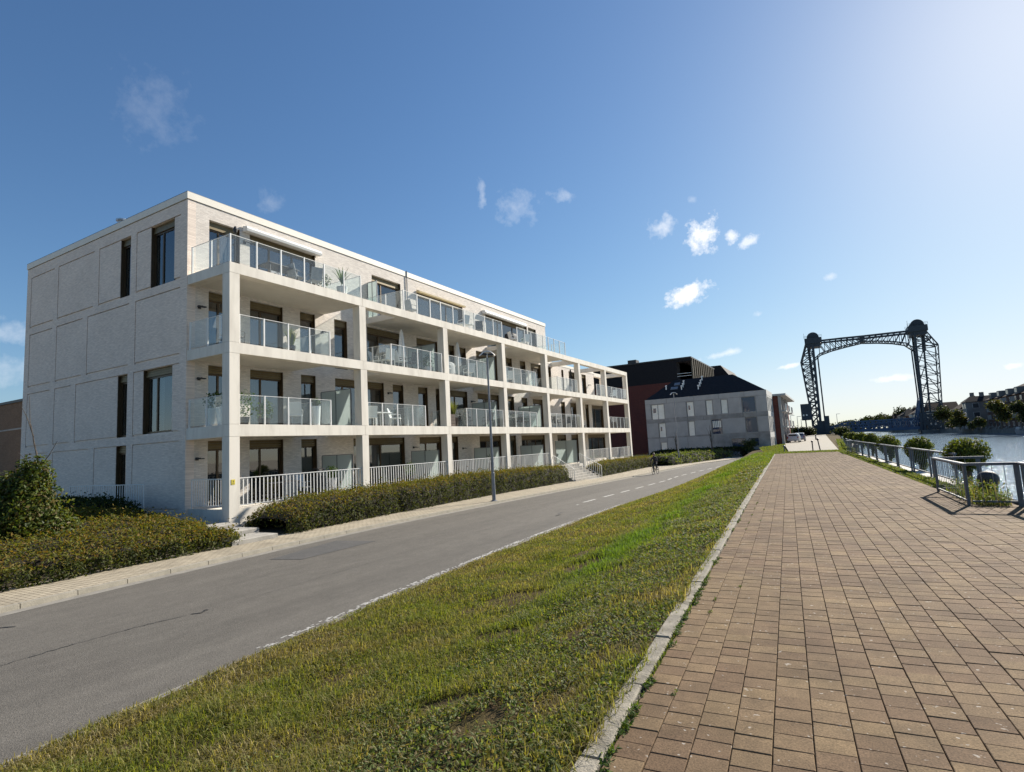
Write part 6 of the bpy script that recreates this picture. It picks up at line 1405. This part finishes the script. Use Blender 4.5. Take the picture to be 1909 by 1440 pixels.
# hoist cables
for (x, za, zb, k) in ((-2.5, 32.5, 3.5, 3), (31.7, 31, 3, 3)):
    m = MB()
    for i in range(k): m.tube([(x+.16*i, Y0+.5, za), (x+.16*i, Y0+.5, zb)], .09, 6); m.tube([(x+.16*i, Y1-.5, za), (x+.16*i, Y1-.5, zb)], .09, 6)
    m.build('cable', M_bridge, BR)
# lowered deck with its lattice girders
n = 18; xs = [-1.5+i*(33.5)/n for i in range(n+1)]; hz = lambda x: 3.0 if 5 < x < 31 else (1.0+2.0*max(0, (x+1.5))/6.5)
for y in (Y0+.4, Y1-.4):
    b = MB()
    for i in range(n):
        a, c = xs[i], xs[i+1]; b.bar((a, y, hz(a)), (c, y, hz(c)), .5, .4, up=(0, 1, 0)); b.bar((a, y, -.5), (c, y, -.5), .5, .4, up=(0, 1, 0))
        b.bar((a, y, -.5), (c, y, hz(c)), .3); b.bar((a, y, hz(a)), (c, y, -.5), .3); b.bar((a, y, -.5), (a, y, hz(a)), .3)
    b.build('lattice_girder', M_girder, BR)
MB().box(-1.5, 32, Y0+.2, Y1-.2, -1.5, -.6).build('deck', M_girder, BR)
# operator cabin beside the left tower, on legs
cab = MB().box(-11.0, -6.9, 274.2, 279, 4.9, 11.9).build('cabin', M_bridge, BR)
for x in (-10.1, -8.9): MB().box(x-.28, x+.28, 274.12, 274.19, 6.7, 7.4).build('window', M_blind, cab)
m = MB()
for x in (-9.6, -7.2): m.bar((x, 276.5, -2), (x, 276.5, 4.9), .5)
m.build('leg', M_bridge, cab)
m = MB(); m.box(-5.4, -1.6, 275.5, 284.5, -3, 4.2); m.box(-6.6, -5.4, 275.5, 284.5, -3, 2.5); m.build('pier', M_bridge, BR)
m = MB(); m.box(31, 41, 275.5, 284.5, -4, -1.9); m.build('pier', M_quay, BR)
MB().box(-2.6, -.6, 274.8, 277.4, -2, 6.2).build('winch_house', M_bridge, BR)
# approach road to the bridge
AP = thing('approach_viaduct', 'low dark viaduct leading to the lift bridge from the left', 'viaduct', (-40, 281, -2), world=True)
MB().box(-110, -5.5, 277, 284, -.9, .15).build('deck', M_quay, AP)
for x in range(-105, -6, 9): MB().box(x, x+1.1, 277.5, 283.5, -2.3, -.9).build('pier', M_quay, AP)
m = MB()
for x in range(-110, -6, 3): m.box(x, x+.12, 277.05, 277.15, .15, 1.1)
m.box(-110, -5.6, 277.05, 277.15, 1.1, 1.2); m.box(-110, -5.6, 277.05, 277.15, .6, .68); m.build('parapet', M_grey, AP)
# far lamp masts
for k, (px, pt, pb, d) in enumerate([(1476, 775, 797, 262), (1488, 777, 797, 262), (1495, 782, 798, 300), (1562, 772, 795, 330)]):
    r_ = ray(px, pb); r2 = ray(px-1, pt); s = d/r_.y; x, y = r_.x*s, d; t = thing('lamp_mast', ['leftmost far thin lamp mast beside the viaduct', 'second far thin lamp mast beside the viaduct, right of the leftmost', 'far thin lamp mast nearest the bridge cabin', 'thin far mast right of the left bridge tower'][k], 'lamp mast', (x, y, -1.9), 0, 'far lamp masts'); h = r2.z*d/r2.y+1.9
    MB().tube([(0, 0, 0), (0, 0, h)], [.16, .08], 6).build('pole', M_grey, t); MB().box(-.1, 1.5, -.15, .15, h-.1, h+.06).build('lamp_head', M_grey, t)

# ------------------------------------------------------------------ far bank: houses, flats, trees
M_fwall = pm('far_brick', (.075, .045, .036), (.11, .07, .055), .4, .9, spec=.1); M_fgrey = pm('far_render', (.13, .125, .12), (.19, .18, .17), .4, .9, spec=.1); M_fwhite = pm('far_white', (.34, .33, .31), (.44, .42, .40), .5, .85, spec=.1)
M_farpane = pm('far_pane', (.03, .034, .04), None, rough=.2, spec=.4)
M_froof = pm('far_tile_roof', (.022, .014, .012), (.04, .026, .021), .8, .95, .4, 4, spec=.05); M_froof2 = pm('far_slate_roof', (.015, .015, .018), (.028, .028, .031), .8, .95, .4, 4, spec=.05)
def house(x0, x1, y0, y1, zg, ze, zr, wall, roof, label, nwin=4, nst=2, ridge='y', name='house', hip=0, chim=True):
    t = thing(name, label, 'house' if name == 'house' else 'building', ((x0+x1)/2, (y0+y1)/2, zg), 0, 'houses on the far bank', world=True)
    MB().box(x0, x1, y0, y1, zg, ze).build('wall', wall, t); e = .4; m = MB(); xm, ym = (x0+x1)/2, (y0+y1)/2
    if ridge == 'y': m.add([(x0-e, y0-e, ze), (x1+e, y0-e, ze), (x1+e, y1+e, ze), (x0-e, y1+e, ze), (xm, y0-e+hip, zr), (xm, y1+e-hip, zr)], [(0, 1, 4), (1, 2, 5, 4), (2, 3, 5), (3, 0, 4, 5), (0, 3, 2, 1)])
    else: m.add([(x0-e, y0-e, ze), (x1+e, y0-e, ze), (x1+e, y1+e, ze), (x0-e, y1+e, ze), (x0-e+hip, ym, zr), (x1+e-hip, ym, zr)], [(0, 1, 5, 4), (1, 2, 5), (2, 3, 4, 5), (3, 0, 4), (0, 3, 2, 1)])
    ro = m.build('roof', roof, t)
    if chim: MB().box(xm-.5, xm+.5, ym-.5, ym+.5, zr-1.5, zr+1.1).build('chimney', wall, ro)
    hst = (ze-zg)/nst
    for s in range(nst):
        for i in range(nwin):
            yy_ = y0+(y1-y0)*(i+.5)/nwin; z = zg+hst*s+hst*.3; w = min(1.5, (y1-y0)/nwin*.55)
            f = MB().box(x0-.07, x0-.01, yy_-w/2-.1, yy_+w/2+.1, z-.1, z+hst*.5+.1).build('window', M_fwhite, t); MB().box(x0-.09, x0-.075, yy_-w/2, yy_+w/2, z, z+hst*.5).build('pane', M_farpane, f)
        for i in range(2):
            xx = x0+(x1-x0)*(i+.5)/2; z = zg+hst*s+hst*.3
            f = MB().box(xx-.8, xx+.8, y0-.07, y0-.01, z-.1, z+hst*.5+.1).build('window', M_fwhite, t); MB().box(xx-.7, xx+.7, y0-.09, y0-.075, z, z+hst*.5).build('pane', M_farpane, f)
    return t
# long flats with the big hipped roof at the right edge
big = house(40.5, 58, 172, 214, -1.9, 6.4, 10.6, M_fwall, M_froof, 'large brick apartment block with a big dark tiled roof on the far bank', 9, 4, 'y', 'apartment_block', 5)
for z in (.6, 2.7, 4.7):
    for y in (178, 186, 194, 203): 
        bo = MB().box(39.0, 40.46, y, y+4.2, z, z+.2).build('balcony', M_fgrey, big); MB().box(39.0, 39.06, y, y+4.2, z+.2, z+1.2).build('rail', M_fgrey, bo)
for y in (180, 188, 197, 206): 
    d = MB(); d.box(40.2, 43, y, y+2.6, 6.5, 8.2); dm = d.build('dormer', M_fgrey, big); MB().box(40.17, 40.19, y+.3, y+2.3, 6.9, 8.0).build('pane', M_farpane, dm)
house(44, 60, 150, 168, -1.9, 5.6, 9.6, M_fwall, M_froof, 'brick house with steep roof at the far right of the opposite bank', 4, 3, 'x', hip=0)
house(36.3, 45, 226, 240, -1.9, 4.6, 8.6, M_fgrey, M_froof, 'detached house with a large hipped roof between bridge tower and the flats', 4, 2, 'y', hip=4)
house(36, 45, 216, 222, -1.9, 6.3, 8.0, M_fgrey, M_froof2, 'grey-fronted narrow house next to the large flats', 2, 3, 'x', hip=2)
k = 0
lab = ['white rendered', 'dark brick', 'pale grey', 'second white', 'brown brick', 'slate-roofed', 'low grey', 'last small brick']
for (x0, y0, w, ze, zr, wall, roof) in [(37.5, 300, 13, 6.2, 9.5, M_fwhite, M_froof), (37, 316, 12, 5.6, 8.6, M_fwall, M_froof), (36, 331, 12, 6.2, 9.0, M_fgrey, M_froof2), (35.5, 346, 12, 5.8, 9.4, M_fwhite, M_froof), (34.5, 362, 14, 5.4, 8.8, M_fwall, M_froof2), (33.5, 380, 13, 5.8, 8.6, M_fgrey, M_froof2), (32.5, 398, 14, 4.6, 7.4, M_fgrey, M_froof), (31.5, 420, 15, 4.8, 7.8, M_fwall, M_froof)]:
    house(x0, x0+10, y0, y0+w, -1.9, ze, zr, wall, roof, f'{lab[k]} house in the row seen through the bridge girder', 4, 2, 'y' if k % 2 else 'x', hip=1.5*(k % 3)); k += 1
TG = [(.020, .030, .012), (.030, .040, .015), (.042, .042, .016), (.016, .024, .010)]; TY = [(.062, .062, .018), (.042, .055, .016), (.075, .06, .02), (.03, .038, .013)]
def far_tree(px, y, zt, w, label, cols=TG, n=900, zb=-1.9):
    d = ray(px, 800); x = d.x/d.y*y; return small_tree(x, y, zb, zt-zb, label, cols, w, int(n*1.5), max(.4, y*.0025), 'trees on the far bank', cr=1.0)
far_tree(1868, 168, 5.4, 2.7, 'round yellow-green tree in front of the large flats', TY, 1800)
far_tree(1790, 208, 4.2, 2.7, 'round green tree by the water left of the flats', TY, 1500)
far_tree(1906, 160, 4.6, 2.4, 'green tree at the right edge of the far bank', TG, 1400)
far_tree(1828, 170, 1.2, 1.5, 'low bush on the far bank below the flats', TG, 700)
far_tree(1815, 178, .6, 1.4, 'low dark bush left of the flats on the far bank', TG, 600)
far_tree(1775, 232, .8, 2.0, 'dark low bush beside the right bridge pier', TG, 600)
i = 0
for (px, y, zt, w) in [(1583, 470, 5.5, 6), (1600, 460, 4, 6), (1612, 440, 8.5, 5), (1640, 455, 11, 7), (1655, 440, 10.5, 6), (1668, 420, 9, 5), (1690, 410, 11.5, 6), (1712, 400, 12, 6), (1726, 350, 9.5, 4), (1568, 400, 4, 5), (1552, 360, 2.6, 5), (1762, 262, 9.5, 4.2), (1590, 520, 5, 8), (1625, 520, 8, 8)]:
    far_tree(px, y, zt, w, ['small far tree low on the left behind the girder', 'low far tree next to it, left end of the tree line', 'tall thin far tree above the girder', 'broad far tree above the girder middle', 'far tree right of the broad one', 'far tree between roofs', 'dark far tree over the white houses', 'highest far tree left of the right tower', 'far tree touching the right bridge tower', 'far bush just right of the left tower foot', 'far bush at the foot of the left tower', 'dark tree behind the hipped house', 'distant pale tree at the end of the canal', 'distant broad tree behind the house row'][i], TG, 900); i += 1
# dark trees and bushes at the left foot of the bridge, beyond the lane
for i, (px, y, zt, w) in enumerate([(1474, 268, 1.6, 4), (1490, 270, 1.2, 4), (1505, 262, 1.0, 4), (1462, 240, 2.2, 4), (1570, 250, -.2, 4)]):
    far_tree(px, y, zt, w, ['dark bush under the viaduct, leftmost', 'dark bush under the viaduct, second from the left', 'dark bush under the bridge cabin', 'dark bush at the corner of the brick flats', 'grassy bush at the bank below the left tower'][i], TG, 700, -2.0)
# moored things and stones along the far quay
M_rock = pm('bank_stone', (.12, .11, .10), (.22, .21, .19), .6, .9, .6, 3)
m = MB(); rr_ = random.Random(3)
for i in range(260):
    y = 140+rr_.random()*130; x = float(x_far(y))+.4+rr_.random()*3.0; s = rr_.uniform(.3, .9)
    m.bbox(x-s, x+s, y-s, y+s, -2.0, -1.9+s*.7, s*.3)
props(m.build('bank_stones', M_rock), kind='stuff')
bt = thing('moored_boat', 'small white boat moored at the far quay below the flats', 'boat', (39.0, 176, -3.25))
m = MB(); n = 9; vs = []
for i in range(n):
    a = i/(n-1); y = -4+8*a; w = 1.15*math.sin(math.pi*min(1, .12+a*.93))**.5 if a < .98 else .08
    vs += [(-w, y, .9+.2*a*a), (-w*.75, y, .0), (w*.75, y, .0), (w, y, .9+.2*a*a)]
m.add(vs, [(4*i+j, 4*i+j+1, 4*i+5+j, 4*i+4+j) for i in range(n-1) for j in range(3)]+[(4*i+3, 4*i, 4*i+4, 4*i+7) for i in range(n-1)]+[(0, 1, 2, 3)]); fixn(m.build('hull', M_fwhite, bt))
MB().bbox(-.8, .8, -2.2, 1.2, 1.0, 1.7, .15).build('cabin', M_fwhite, bt)
